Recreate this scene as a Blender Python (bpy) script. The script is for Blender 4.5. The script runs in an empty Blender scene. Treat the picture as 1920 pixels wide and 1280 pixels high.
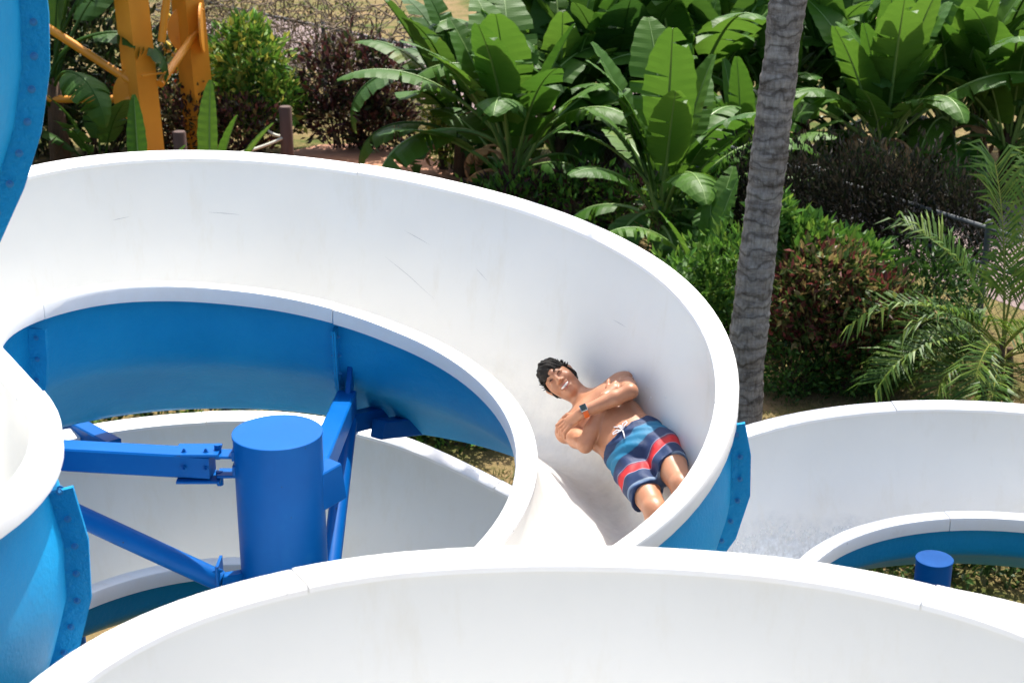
import bpy, math, random
import numpy as np
from mathutils import Vector, Matrix, Quaternion

# ------------------------------------------------------------------ camera, light
SC = bpy.context.scene
COL = SC.collection
R = math.radians
CAM_Z, PITCH, FPX = 5.2, R(20.1), 3000.0
GZ = -0.6                                   # ground level
cam_d = bpy.data.cameras.new('camera'); cam = bpy.data.objects.new('camera', cam_d); COL.objects.link(cam)
cam.location = (0, 0, CAM_Z); cam.rotation_euler = (R(90) - PITCH, 0, 0)
cam_d.sensor_width = 36.0; cam_d.lens = 36.0 * FPX / 1920.0
cam_d.clip_start = 0.1; cam_d.clip_end = 2000
cam_d.dof.use_dof = True; cam_d.dof.focus_distance = 8.8; cam_d.dof.aperture_fstop = 4.5
SC.camera = cam
SUN_AZ, SUN_EL = 75.0, 62.0                 # azimuth from +x towards +y
w = bpy.data.worlds.new('World'); SC.world = w; w.use_nodes = True
nt = w.node_tree
sky = nt.nodes.new('ShaderNodeTexSky'); sky.sky_type = 'NISHITA'; sky.sun_disc = False
sky.dust_density = 4.0; sky.sun_elevation = R(SUN_EL); sky.sun_rotation = R(90 - SUN_AZ)
bg = nt.nodes['Background']; bg.inputs[1].default_value = 0.13
nt.links.new(sky.outputs[0], bg.inputs[0])
sd = bpy.data.lights.new('sun', 'SUN'); sd.energy = 4.2; sd.angle = R(0.6); sd.color = (1.0, 0.955, 0.89)
sun = bpy.data.objects.new('sun', sd); COL.objects.link(sun); sun.location = (6, 10, 14)
TO_SUN = Vector((math.cos(R(SUN_EL)) * math.cos(R(SUN_AZ)), math.cos(R(SUN_EL)) * math.sin(R(SUN_AZ)), math.sin(R(SUN_EL))))
sun.rotation_euler = TO_SUN.to_track_quat('Z', 'Y').to_euler()
SC.view_settings.view_transform = 'Standard'; SC.view_settings.look = 'None'
SC.view_settings.exposure = 1.1; SC.view_settings.gamma = 1.0
SC.cycles.max_bounces = 8; SC.cycles.diffuse_bounces = 4; SC.cycles.transparent_max_bounces = 12

_F = Vector((0, math.cos(PITCH), -math.sin(PITCH))); _U = Vector((0, math.sin(PITCH), math.cos(PITCH)))
def ray(px, py): return _F + Vector(((px - 960) / FPX, 0, 0)) + _U * ((640 - py) / FPX)
def at_z(px, py, z):                       # survey helper: where a line of sight meets a level
    d = ray(px, py); t = (z - CAM_Z) / d.z
    return Vector((0, 0, CAM_Z)) + d * t
def at_y(px, py, y):
    d = ray(px, py); return Vector((0, 0, CAM_Z)) + d * (y / d.y)
def G(px, py): return at_z(px, py, GZ)

# ------------------------------------------------------------------ helpers
def wmat(o):
    m = o.matrix_basis.copy()
    return m if o.parent is None else wmat(o.parent) @ o.matrix_parent_inverse @ m
def link(o, parent=None, local=False):
    """parent a part; unless local, its coordinates are world coordinates"""
    COL.objects.link(o)
    if parent is not None:
        o.parent = parent
        if not local: o.matrix_parent_inverse = wmat(parent).inverted()
    return o
def tag(o, label=None, cat=None, group=None, kind=None):
    if label: o['label'] = label
    if cat: o['category'] = cat
    if group: o['group'] = group
    if kind: o['kind'] = kind
    return o
def empty(name, loc, label, cat, group=None, rz=0):
    o = bpy.data.objects.new(name, None); COL.objects.link(o); o.location = loc; o.rotation_euler = (0, 0, rz)
    o.empty_display_size = 0.1
    return tag(o, label, cat, group)
class MB:
    def __init__(s): s.v = []; s.f = []; s.m = []; s.c = []
    def add(s, vs, fs, mat=0, col=None):
        b = len(s.v); s.v.extend([tuple(p) for p in vs])
        for f in fs: s.f.append(tuple(i + b for i in f)); s.m.append(mat); s.c.append(col)
    def box(s, M, sx, sy, sz, mat=0, bev=0.0):
        hx, hy, hz = sx / 2, sy / 2, sz / 2
        if bev <= 0:
            vs = [M @ Vector((x, y, z)) for x in (-hx, hx) for y in (-hy, hy) for z in (-hz, hz)]
            s.add(vs, [(0, 1, 3, 2), (4, 6, 7, 5), (0, 4, 5, 1), (2, 3, 7, 6), (0, 2, 6, 4), (1, 5, 7, 3)], mat)
        else:                               # long axis x, chamfered cross-section
            pr = [(-hy + bev, -hz), (hy - bev, -hz), (hy, -hz + bev), (hy, hz - bev), (hy - bev, hz), (-hy + bev, hz), (-hy, hz - bev), (-hy, -hz + bev)]
            vs = [M @ Vector((x, y, z)) for x in (-hx, hx) for (y, z) in pr]
            s.add(vs, [(i, i + 8, (i + 1) % 8 + 8, (i + 1) % 8) for i in range(8)] + [tuple(range(8)), tuple(range(15, 7, -1))], mat)
    def tube(s, pts, rad, n=10, mat=0, caps=True, col=None):
        pts = [Vector(p) for p in pts]
        if not hasattr(rad, '__len__'): rad = [rad] * len(pts)
        vs = []; up = Vector((0.13, 0.21, 0.97))
        for i, p in enumerate(pts):
            t = (pts[min(i + 1, len(pts) - 1)] - pts[max(i - 1, 0)]).normalized()
            a = t.cross(up)
            if a.length < 0.05: a = t.cross(Vector((1, 0, 0)))
            a.normalize(); b = t.cross(a)
            for k in range(n):
                an = 2 * math.pi * k / n
                vs.append(p + (a * math.cos(an) + b * math.sin(an)) * rad[i])
        fs = []
        for i in range(len(pts) - 1):
            for k in range(n):
                k2 = (k + 1) % n
                fs.append((i * n + k, i * n + k2, (i + 1) * n + k2, (i + 1) * n + k))
        if caps: fs += [tuple(range(n - 1, -1, -1)), tuple(range((len(pts) - 1) * n, len(pts) * n))]
        s.add(vs, fs, mat, col)
    def mesh(s, name, mats, smooth=False, angle=None):
        me = bpy.data.meshes.new(name); me.from_pydata(s.v, [], s.f)
        for m in mats: me.materials.append(m)
        if len(mats) > 1: me.polygons.foreach_set('material_index', s.m)
        if any(c is not None for c in s.c):
            a = me.attributes.new('tint', 'FLOAT_COLOR', 'FACE')
            a.data.foreach_set('color', np.array([(c if c is not None else (1, 1, 1)) + (1,) for c in s.c], dtype=np.float32).ravel())
        if smooth:
            me.polygons.foreach_set('use_smooth', [True] * len(me.polygons))
            if angle: me.set_sharp_from_angle(angle=R(angle))
        me.update()
        return me
    def obj(s, name, mats, parent=None, smooth=False, angle=None, local=False):
        if not isinstance(mats, (list, tuple)): mats = [mats]
        return link(bpy.data.objects.new(name, s.mesh(name, mats, smooth, angle)), parent, local)

# ------------------------------------------------------------------ materials
def NT(name):
    m = bpy.data.materials.new(name); m.use_nodes = True
    t = m.node_tree; return m, t, t.nodes['Principled BSDF']
def nd(t, typ, **k):
    n = t.nodes.new(typ)
    for a, b in k.items():
        if a.startswith('i_'): n.inputs[a[2:].replace('_', ' ')].default_value = b
        else: setattr(n, a, b)
    return n
def ramp(t, src, stops):
    r = nd(t, 'ShaderNodeValToRGB'); e = r.color_ramp.elements
    while len(e) < len(stops): e.new(0.5)
    for el, (p, c) in zip(e, stops): el.position = p; el.color = tuple(c) + (1,)
    t.links.new(src, r.inputs[0]); return r
def noise(t, scale, detail=4, rough=0.55, coord='Object', stretch=None):
    tc = nd(t, 'ShaderNodeTexCoord'); n = nd(t, 'ShaderNodeTexNoise'); n.inputs['Scale'].default_value = scale
    n.inputs['Detail'].default_value = detail; n.inputs['Roughness'].default_value = rough
    src = tc.outputs[coord]
    if stretch:
        mp = nd(t, 'ShaderNodeMapping'); mp.inputs['Scale'].default_value = stretch; t.links.new(src, mp.inputs[0]); src = mp.outputs[0]
    t.links.new(src, n.inputs['Vector']); return n
def bump(t, bs, src, strength, dist):
    b = nd(t, 'ShaderNodeBump'); b.inputs['Strength'].default_value = strength; b.inputs['Distance'].default_value = dist
    t.links.new(src, b.inputs['Height']); t.links.new(b.outputs[0], bs.inputs['Normal']); return b
def simple(name, c1, c2=None, rough=0.5, scale=6, spec=0.5, bmp=0.0, bscale=40, bdist=0.004, metal=0.0, coat=0.0, stretch=None):
    m, t, b = NT(name)
    b.inputs['Roughness'].default_value = rough; b.inputs['Specular IOR Level'].default_value = spec
    b.inputs['Metallic'].default_value = metal; b.inputs['Coat Weight'].default_value = coat
    c2 = c2 or tuple(x * 0.8 for x in c1)
    n = noise(t, scale, stretch=stretch); r = ramp(t, n.outputs[0], [(0.35, c1), (0.68, c2)])
    t.links.new(r.outputs[0], b.inputs['Base Color'])
    if bmp: bump(t, b, noise(t, bscale, 3, stretch=stretch).outputs[0], bmp, bdist)
    return m
def mat_gelcoat_white():
    m, t, b = NT('white_gelcoat'); b.inputs['Roughness'].default_value = 0.22; b.inputs['Specular IOR Level'].default_value = 0.35
    n1 = noise(t, 0.9, 5, 0.6); n2 = noise(t, 5.0, 6, 0.7, stretch=(1, 1, 0.25))
    r1 = ramp(t, n1.outputs[0], [(0.3, (0.80, 0.79, 0.75)), (0.75, (0.745, 0.735, 0.695))])
    r2 = ramp(t, n2.outputs[0], [(0.54, (1, 1, 1)), (0.80, (0.94, 0.915, 0.865))])
    mx = nd(t, 'ShaderNodeMix', data_type='RGBA', blend_type='MULTIPLY'); mx.inputs['Factor'].default_value = 1.0
    t.links.new(r1.outputs[0], mx.inputs['A']); t.links.new(r2.outputs[0], mx.inputs['B'])
    t.links.new(mx.outputs['Result'], b.inputs['Base Color'])
    bump(t, b, noise(t, 3.0, 2).outputs[0], 0.08, 0.02)
    return m
def mat_rim():
    m, t, b = NT('white_rim'); b.inputs['Roughness'].default_value = 0.32
    n = noise(t, 3.5, 6, 0.7); r = ramp(t, n.outputs[0], [(0.42, (0.82, 0.82, 0.815)), (0.62, (0.80, 0.785, 0.76)), (0.8, (0.70, 0.66, 0.60))])
    sp = nd(t, 'ShaderNodeTexVoronoi'); sp.inputs['Scale'].default_value = 9; tc = nd(t, 'ShaderNodeTexCoord'); t.links.new(tc.outputs['Object'], sp.inputs[0])
    r2 = ramp(t, sp.outputs['Distance'], [(0.035, (0.35, 0.33, 0.3)), (0.05, (1, 1, 1))])
    mx = nd(t, 'ShaderNodeMix', data_type='RGBA', blend_type='MULTIPLY'); mx.inputs['Factor'].default_value = 0.7
    t.links.new(r.outputs[0], mx.inputs['A']); t.links.new(r2.outputs[0], mx.inputs['B']); t.links.new(mx.outputs['Result'], b.inputs['Base Color'])
    return m
def mat_blue_gel(name='blue_gelcoat', strength=0.35):
    m, t, b = NT(name); b.inputs['Roughness'].default_value = 0.48; b.inputs['Specular IOR Level'].default_value = 0.16
    n = noise(t, 2.2, 5, 0.6); r = ramp(t, n.outputs[0], [(0.3, (0.004, 0.27, 0.58)), (0.72, (0.012, 0.32, 0.64))])
    n3 = noise(t, 1.3, 6, 0.75); r3 = ramp(t, n3.outputs[0], [(0.62, (0, 0, 0)), (0.8, (0.35, 0.35, 0.35))])
    mx = nd(t, 'ShaderNodeMix', data_type='RGBA'); t.links.new(r3.outputs[0], mx.inputs['Factor']); t.links.new(r.outputs[0], mx.inputs['A'])
    mx.inputs['B'].default_value = (0.16, 0.42, 0.62, 1); t.links.new(mx.outputs['Result'], b.inputs['Base Color'])
    v = noise(t, 38, 5, 0.65); bump(t, b, v.outputs[0], strength, 0.012)
    return m
def mat_leaf(name, c1, c2, trans=0.35, rough=0.38, obj_var=True, tint=False, vein=0.0):
    m, t, b = NT(name); b.inputs['Roughness'].default_value = rough + 0.12; b.inputs['Specular IOR Level'].default_value = 0.22
    if tint:
        a = nd(t, 'ShaderNodeAttribute', attribute_name='tint'); csrc = a.outputs['Color']
    else:
        oi = nd(t, 'ShaderNodeObjectInfo'); n = noise(t, 2.5, 3)
        ad = nd(t, 'ShaderNodeMath', operation='ADD'); sb = nd(t, 'ShaderNodeMath', operation='MULTIPLY'); sb.inputs[1].default_value = 0.55
        t.links.new(oi.outputs['Random'], sb.inputs[0]); s2 = nd(t, 'ShaderNodeMath', operation='MULTIPLY'); s2.inputs[1].default_value = 0.5
        t.links.new(n.outputs[0], s2.inputs[0]); t.links.new(sb.outputs[0], ad.inputs[0]); t.links.new(s2.outputs[0], ad.inputs[1])
        csrc = ramp(t, ad.outputs[0], [(0.15, c1), (0.80, c2), (0.99, (0.24, 0.22, 0.045))]).outputs[0]
    if not tint:
        tv = nd(t, 'ShaderNodeTexCoord'); wvv = nd(t, 'ShaderNodeTexWave', bands_direction='Z'); wvv.inputs['Scale'].default_value = 22; wvv.inputs['Distortion'].default_value = 1.2; wvv.inputs['Detail'].default_value = 2
        t.links.new(tv.outputs['Object'], wvv.inputs[0]); rv = ramp(t, wvv.outputs[0], [(0.0, (0.91, 0.92, 0.89)), (0.5, (1, 1, 1))])
        mv = nd(t, 'ShaderNodeMix', data_type='RGBA', blend_type='MULTIPLY'); mv.inputs['Factor'].default_value = 1; t.links.new(csrc, mv.inputs['A']); t.links.new(rv.outputs[0], mv.inputs['B'])
        # browned blotches
        bb = noise(t, 3.2, 6, 0.7); rb = ramp(t, bb.outputs[0], [(0.68, (0, 0, 0)), (0.75, (0.8, 0.8, 0.8))]); mb_ = nd(t, 'ShaderNodeMix', data_type='RGBA'); t.links.new(rb.outputs[0], mb_.inputs['Factor']); t.links.new(mv.outputs['Result'], mb_.inputs['A']); mb_.inputs['B'].default_value = (0.20, 0.13, 0.04, 1)
        csrc = mb_.outputs['Result']; bump(t, b, wvv.outputs[0], 0.10, 0.01)
    t.links.new(csrc, b.inputs['Base Color'])
    tr = nd(t, 'ShaderNodeBsdfTranslucent'); hs = nd(t, 'ShaderNodeHueSaturation'); hs.inputs['Value'].default_value = 1.5; hs.inputs['Hue'].default_value = 0.485
    t.links.new(csrc, hs.inputs['Color']); t.links.new(hs.outputs[0], tr.inputs[0])
    mx = nd(t, 'ShaderNodeMixShader'); mx.inputs[0].default_value = trans
    out = t.nodes['Material Output']; t.links.new(b.outputs[0], mx.inputs[1]); t.links.new(tr.outputs[0], mx.inputs[2]); t.links.new(mx.outputs[0], out.inputs[0])
    return m
def mat_water(name, f0, f1, sc):
    m, t, b = NT(name)
    tp = nd(t, 'ShaderNodeBsdfTransparent'); gl = nd(t, 'ShaderNodeBsdfGlossy'); gl.inputs['Roughness'].default_value = 0.12
    df = nd(t, 'ShaderNodeBsdfDiffuse'); df.inputs[0].default_value = (0.84, 0.87, 0.88, 1)
    n = noise(t, 11, 4, 0.6); bp = nd(t, 'ShaderNodeBump'); bp.inputs['Strength'].default_value = 0.35; bp.inputs['Distance'].default_value = 0.03
    t.links.new(n.outputs[0], bp.inputs['Height']); t.links.new(bp.outputs[0], gl.inputs['Normal'])
    m1 = nd(t, 'ShaderNodeMixShader'); m1.inputs[0].default_value = 0.05; t.links.new(tp.outputs[0], m1.inputs[1]); t.links.new(gl.outputs[0], m1.inputs[2])
    fo = noise(t, sc, 5, 0.65); fr2 = ramp(t, fo.outputs[0], [(0.40, (f0,) * 3), (0.68, (f1,) * 3)])
    ed = nd(t, 'ShaderNodeAttribute', attribute_name='edge'); me_ = nd(t, 'ShaderNodeMath', operation='MULTIPLY'); t.links.new(fr2.outputs[0], me_.inputs[0]); t.links.new(ed.outputs['Fac'], me_.inputs[1])
    mg = nd(t, 'ShaderNodeMath', operation='MULTIPLY'); mg.inputs[1].default_value = 0.06; t.links.new(ed.outputs['Fac'], mg.inputs[0]); t.links.new(mg.outputs[0], m1.inputs[0])
    m2 = nd(t, 'ShaderNodeMixShader'); t.links.new(me_.outputs[0], m2.inputs[0]); t.links.new(m1.outputs[0], m2.inputs[1]); t.links.new(df.outputs[0], m2.inputs[2])
    t.links.new(m2.outputs[0], t.nodes['Material Output'].inputs[0]); return m
M_WHITE = mat_gelcoat_white(); M_RIM = mat_rim(); M_BLUE = mat_blue_gel(); M_FLANGE = mat_blue_gel('blue_flange', 0.9)
def mat_steel():
    m, t, b = NT('blue_steel_paint'); b.inputs['Specular IOR Level'].default_value = 0.10
    n = noise(t, 2.5, 6, 0.7); r = ramp(t, n.outputs[0], [(0.3, (0.0004, 0.076, 0.29)), (0.6, (0.001, 0.090, 0.325)), (0.8, (0.010, 0.125, 0.36))])
    n2 = noise(t, 24, 3, 0.5); ch = ramp(t, n2.outputs[0], [(0.735, (0, 0, 0)), (0.75, (1, 1, 1))]); st_ = noise(t, 7, 5, 0.7, stretch=(2.5, 2.5, 0.15)); sr = ramp(t, st_.outputs[0], [(0.6, (1, 1, 1)), (0.8, (0.80, 0.86, 0.88))])
    mu = nd(t, 'ShaderNodeMix', data_type='RGBA', blend_type='MULTIPLY'); mu.inputs['Factor'].default_value = 1; t.links.new(r.outputs[0], mu.inputs['A']); t.links.new(sr.outputs[0], mu.inputs['B'])
    mx = nd(t, 'ShaderNodeMix', data_type='RGBA'); t.links.new(ch.outputs[0], mx.inputs['Factor']); t.links.new(mu.outputs['Result'], mx.inputs['A']); mx.inputs['B'].default_value = (0.03, 0.05, 0.09, 1)
    t.links.new(mx.outputs['Result'], b.inputs['Base Color']); rr_ = nd(t, 'ShaderNodeMapRange'); rr_.inputs[3].default_value = 0.28; rr_.inputs[4].default_value = 0.5; t.links.new(n.outputs[0], rr_.inputs[0]); t.links.new(rr_.outputs[0], b.inputs['Roughness'])
    bump(t, b, n2.outputs[0], 0.06, 0.004); return m
M_STEEL = mat_steel()
M_BOLT = simple('painted_bolt', (0.03, 0.24, 0.52), rough=0.35)
M_WATER = mat_water('running_water', 0.0, 0.16, 5); M_FOAM = mat_water('foaming_water', 0.30, 0.95, 14)

# ------------------------------------------------------------------ ground
def mat_ground():
    m, t, b = NT('dry_lawn'); b.inputs['Roughness'].default_value = 0.95; b.inputs['Specular IOR Level'].default_value = 0.1
    n = noise(t, 1.1, 8, 0.7); n2 = noise(t, 14, 6, 0.7)
    r = ramp(t, n.outputs[0], [(0.36, (0.07, 0.095, 0.022)), (0.5, (0.17, 0.135, 0.06)), (0.66, (0.25, 0.17, 0.095))])
    r2 = ramp(t, n2.outputs[0], [(0.3, (0.55, 0.6, 0.5)), (0.7, (1.1, 1.05, 1.0))])
    mx = nd(t, 'ShaderNodeMix', data_type='RGBA', blend_type='MULTIPLY'); mx.inputs['Factor'].default_value = 1
    t.links.new(r.outputs[0], mx.inputs['A']); t.links.new(r2.outputs[0], mx.inputs['B']); t.links.new(mx.outputs['Result'], b.inputs['Base Color'])
    bump(t, b, n2.outputs[0], 0.6, 0.05); return m
mb = MB(); mb.add([(-300, -60, GZ), (300, -60, GZ), (300, 500, GZ), (-300, 500, GZ)], [(0, 1, 2, 3)])
tag(mb.obj('ground', mat_ground()), kind='structure')

# ------------------------------------------------------------------ flumes
PROF = [(0.0, 0.0), (0.004, 0.12), (0.012, 0.26), (0.03, 0.39), (0.055, 0.455), (0.10, 0.505), (0.19, 0.57), (0.29, 0.655), (0.39, 0.755), (0.49, 0.865),
        (0.58, 0.95), (0.67, 0.985), (0.75, 0.94), (0.825, 0.81), (0.88, 0.65), (0.93, 0.46), (0.965, 0.28), (0.988, 0.12), (1.0, 0.0)]
PROF_IN = [(0.0, 0.0), (0.010, 0.10), (0.026, 0.20), (0.05, 0.30), (0.083, 0.385), (0.128, 0.46), (0.19, 0.535), (0.27, 0.62), (0.37, 0.72), (0.48, 0.83),
           (0.58, 0.925), (0.67, 0.975), (0.75, 0.935), (0.825, 0.81), (0.88, 0.65), (0.93, 0.46), (0.965, 0.28), (0.988, 0.12), (1.0, 0.0)]   # smooth inside face
def gfun(s):
    u = min(max((s - 0.45) / 0.55, 0), 1); return u ** 1.6
def section_profile(A, B, depth, flip, prof=None):
    """points of the channel between rim edges A and B; flip: 0 = A is the low inner side, 1 = B is"""
    A = Vector(A); B = Vector(B); res = []; bulge = 0.0
    if isinstance(depth, tuple): depth, bulge = depth
    for lo, hi in ((A, B), (B, A)):
        pts = []
        for s, h in (prof or PROF):
            p = lo.lerp(hi, s); pts.append(Vector((p.x, p.y, lo.z + (hi.z - lo.z) * gfun(s) - depth * h)))
        res.append(pts)
    res[1].reverse()
    out = [p.lerp(q, flip) for p, q in zip(*res)]
    bulge *= min(abs(flip - 0.5) / 0.08, 1.0)
    if bulge:                               # outer wall swells a little below its rim
        ax = (B - A); ax.z = 0; ax.normalize(); hi = B if flip < 0.5 else A; sg = 1 if flip < 0.5 else -1
        tot = hi.z - min(p.z for p in out)
        for k, p in enumerate(out):
            side = k / (len(out) - 1); side = side if flip < 0.5 else 1 - side
            if side > 0.5:
                u = (hi.z - p.z) / tot; p += ax * (sg * bulge * math.sin(math.pi * min(u / 0.9, 1)) * min((side - 0.5) / 0.25, 1))
    return out
def offset_profile(pts, A, B, d):
    """offset outwards in the vertical plane of the profile"""
    ax = (Vector(B) - Vector(A)); ax.z = 0; ax.normalize(); out = []
    for i, p in enumerate(pts):
        t = pts[min(i + 1, len(pts) - 1)] - pts[max(i - 1, 0)]
        tx, tz = t.dot(ax), t.z; l = math.hypot(tx, tz) or 1
        out.append(p + ax * (tz / l * d) + Vector((0, 0, -tx / l * d)))
    return out
def sweep(rings, closed=False):
    n = len(rings[0]); vs = [p for r in rings for p in r]; fs = []
    for i in range(len(rings) - 1):
        for k in range(n if closed else n - 1):
            k2 = (k + 1) % n; fs.append((i * n + k, i * n + k2, (i + 1) * n + k2, (i + 1) * n + k))
    return vs, fs
def bolt_mesh():
    mb = MB()
    for r, z0, z1, n in ((0.017, 0, 0.004, 12), (0.0105, 0.004, 0.014, 6), (0.006, 0.014, 0.021, 8)):
        vs = [(r * math.cos(2 * math.pi * k / n), r * math.sin(2 * math.pi * k / n), z) for z in (z0, z1) for k in range(n)]
        mb.add(vs, [(k, (k + 1) % n, (k + 1) % n + n, k + n) for k in range(n)] + [tuple(range(n, 2 * n))])
    return mb.mesh('bolt', [M_BOLT])
BOLT = bolt_mesh()
def rim_ring(E, outd, wid, tilt, over=0.008, lip=0.075):
    """closed rim profile at edge E going outwards along outd"""
    up = Vector((0, 0, 1)); t = math.tan(tilt)
    pr = [(-over, -0.012), (-over, 0.006), (-over + 0.008, 0.013), (wid - 0.018, 0.013), (wid - 0.006, 0.009), (wid, -0.004), (wid, -lip),
          (wid - 0.012, -lip), (wid - 0.014, -0.012)]
    return [Vector(E) + outd * a + up * (b + max(a, 0) * t) for a, b in pr]
def build_flume(root, st, joints, depth, names, flange_at=(), bolt_side=1, rimw=0.102, tilts=(0.0, R(16)), rimw_over=None, bolts=True):
    """st: list of (q, A, B, flip); joints: q values where sections meet"""
    for j in range(len(joints) - 1):
        q0, q1 = joints[j], joints[j + 1]
        seg = [s for s in st if q0 - 1e-6 <= s[0] <= q1 + 1e-6]
        if len(seg) < 2: continue
        inr, exr = [], []
        for q, A, B, fl, dp in seg:
            p = section_profile(A, B, dp, fl); inr.append(section_profile(A, B, dp, fl, PROF_IN)); exr.append(offset_profile(p, A, B, 0.014))
        mb = MB(); v, f = sweep(inr); mb.add(v, f, 0); v, f = sweep(exr); mb.add(v, [tuple(reversed(x)) for x in f], 1)
        for ri, re in ((inr[0], exr[0]), (inr[-1], exr[-1])):
            n = len(ri); mb.add(ri + re, [(k, k + 1, n + k + 1, n + k) for k in range(n - 1)], 1)
        o = mb.obj('channel_section', [M_WHITE, M_BLUE], root, smooth=True, angle=50)
        if names and names[j]: o['label'] = names[j]
        for side in (0, 1):
            rg = []
            for q, A, B, fl, dp in seg:
                E = Vector(A) if side == 0 else Vector(B); O = Vector(B) if side == 0 else Vector(A)
                d = (E - O); d.z = 0; d.normalize()
                hi = (side == 0) == (fl > 0.5)
                b = min(abs(A.z - B.z) / 0.4, 1.0)
                ww = (rimw_over or {}).get((j, side), rimw); ww = ww(q) if callable(ww) else ww
                rg.append(rim_ring(E, d, ww, tilts[1] * b if hi else tilts[0]))
            # leave a hairline gap and a slight step at each joint
            jz = 0.004 * math.sin(7.3 * j + 2.1 * side)
            for e0, e1 in ((0, 1), (-1, -2)):
                dd = (rg[e0][0] - rg[e1][0]).length; rg[e0] = [a_.lerp(b_, 0.003 / dd) for a_, b_ in zip(rg[e0], rg[e1])]
            rg = [[p_ + Vector((0, 0, jz)) for p_ in r_] for r_ in rg]
            mb = MB(); v, f = sweep(rg, closed=True); n = len(rg[0])
            mb.add(v, f + [tuple(range(n)), tuple(range(len(v) - 1, len(v) - n - 1, -1))])
            mb.obj('rim', M_RIM, root, smooth=True, angle=35)
    for q in flange_at:
        i = min(range(len(st)), key=lambda k: abs(st[k][0] - q)); _, A, B, fl, dp = st[i]
        _, A2, B2, fl2, dp2 = st[i + 1] if i + 1 < len(st) else st[i - 1]
        tdir = ((A2 + B2) - (A + B)); tdir.z = 0; tdir.normalize()
        if i + 1 >= len(st): tdir = -tdir
        p = section_profile(A, B, dp, fl); a = offset_profile(p, A, B, 0.012)[1:-1]; c = offset_profile(p, A, B, 0.105)[1:-1]
        for e, X in ((0, A), (-1, B)): a[e].z = min(a[e].z, X.z - 0.02); c[e].z = min(c[e].z, X.z - 0.03)
        hw = 0.011; n = len(a); mb = MB()
        for off0, off1 in ((-hw, -0.001), (0.001, hw)):
            rings = [[x + tdir * off0 for x in a], [x + tdir * off0 for x in c], [x + tdir * off1 for x in c], [x + tdir * off1 for x in a]]
            vs = [x for r in rings for x in r]; fs = []
            for k in range(n - 1):
                for r in range(4): r2 = (r + 1) % 4; fs.append((r * n + k, r * n + k + 1, r2 * n + k + 1, r2 * n + k))
            fs += [(0, n, 2 * n, 3 * n), (n - 1, 4 * n - 1, 3 * n - 1, 2 * n - 1)]
            mb.add(vs, fs)
        fo = mb.obj('flange', M_FLANGE, root, smooth=True, angle=40)
        if not bolts: continue
        mid = offset_profile(p, A, B, 0.055); L = [0]
        for k in range(1, len(mid)): L.append(L[-1] + (mid[k] - mid[k - 1]).length)
        s = 0.17
        while s < L[-1] - 0.05:
            k = max(x for x in range(len(L)) if L[x] <= s); k = min(k, len(mid) - 2)
            pt = mid[k].lerp(mid[k + 1], (s - L[k]) / (L[k + 1] - L[k]))
            for sg in ((-1, 1) if bolt_side == 0 else (bolt_side,)):
                b = bpy.data.objects.new('bolt', BOLT); link(b, fo)
                b.matrix_basis = Matrix.Translation(pt + tdir * sg * (hw - 0.0005)) @ (tdir * sg).to_track_quat('Z', 'Y').to_matrix().to_4x4() @ Matrix.Scale(0.8, 4)
            s += 0.115
# --- main slide: upper coil (C2) > S-bend > big turn (C1) > lower coil, one continuous helix
C1 = Vector((-1.08, 7.30, 0)); RI, RO = 1.20, 2.07; SANG = R(210); SLEN = 0.7; GROW = 0.25; RO2 = 1.8
U_S = Vector((math.cos(SANG), math.sin(SANG), 0)); T_S = Vector((-math.sin(SANG), math.cos(SANG), 0))
C2 = C1 + U_S * (RI + GROW + RO2) + T_S * SLEN
Q1 = SANG; Q2 = Q1 + SLEN / 1.64; PHI0 = SANG - math.pi
def interp(q, tab):
    if q <= tab[0][0]: return tab[0][1]
    for (a, va), (b, vb) in zip(tab, tab[1:]):
        if q <= b: u = (q - a) / (b - a); return va + (vb - va) * u
    return tab[-1][1]
ZC = [(-6.2, 2.17 - 0.264 * 6.2), (-5.35, 2.17 - 0.264 * 5.35 - 0.06), (-4.7, 2.17 - 0.264 * 4.7), (-1.5, 2.17 - 0.264 * 1.5 - 0.04), (-0.5, 2.17 - 0.264 * 0.5 - 0.05), (0.25, 2.17 + 0.264 * 0.25), (2.0, 2.17 + 0.264 * 2.0), (2.4, 2.76), (3.5, 2.78), (4.0, 2.76), (4.5, 2.74), (5.5, 2.83), (6.5, 3.15), (11.5, 4.62)]
BK = [(-6.2, 0.05), (-5.9, 0.08), (-5.35, 0.12), (-4.7, 0.54), (-1.5, 0.5), (-0.5, 0.44), (0.25, 0.54), (2.1, 0.54), (3.67, 0.06), (4.5, -0.12), (5.5, -0.32), (7, -0.5), (12, -0.5)]
DP = [(-6.2, 0.52), (-3.0, 0.62), (-1.5, 0.74), (0.5, 0.75), (1.3, 1.0), (2.6, 1.02), (3.7, 1.05), (4.2, 1.3), (5.4, 1.3), (6.4, 0.85), (9, 0.72), (12, 0.72)]
BG = [(-1.6, 0.0), (-1.0, 0.14), (-0.1, 0.14), (0.3, 0.0), (3.4, 0.0), (4.1, 0.12), (5.6, 0.12), (6.5, 0.06), (12, 0.06)]
def smooth_tab(q, tab, r=0.25): return sum(interp(q + r * k / 4, tab) for k in range(-4, 5)) / 9
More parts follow.
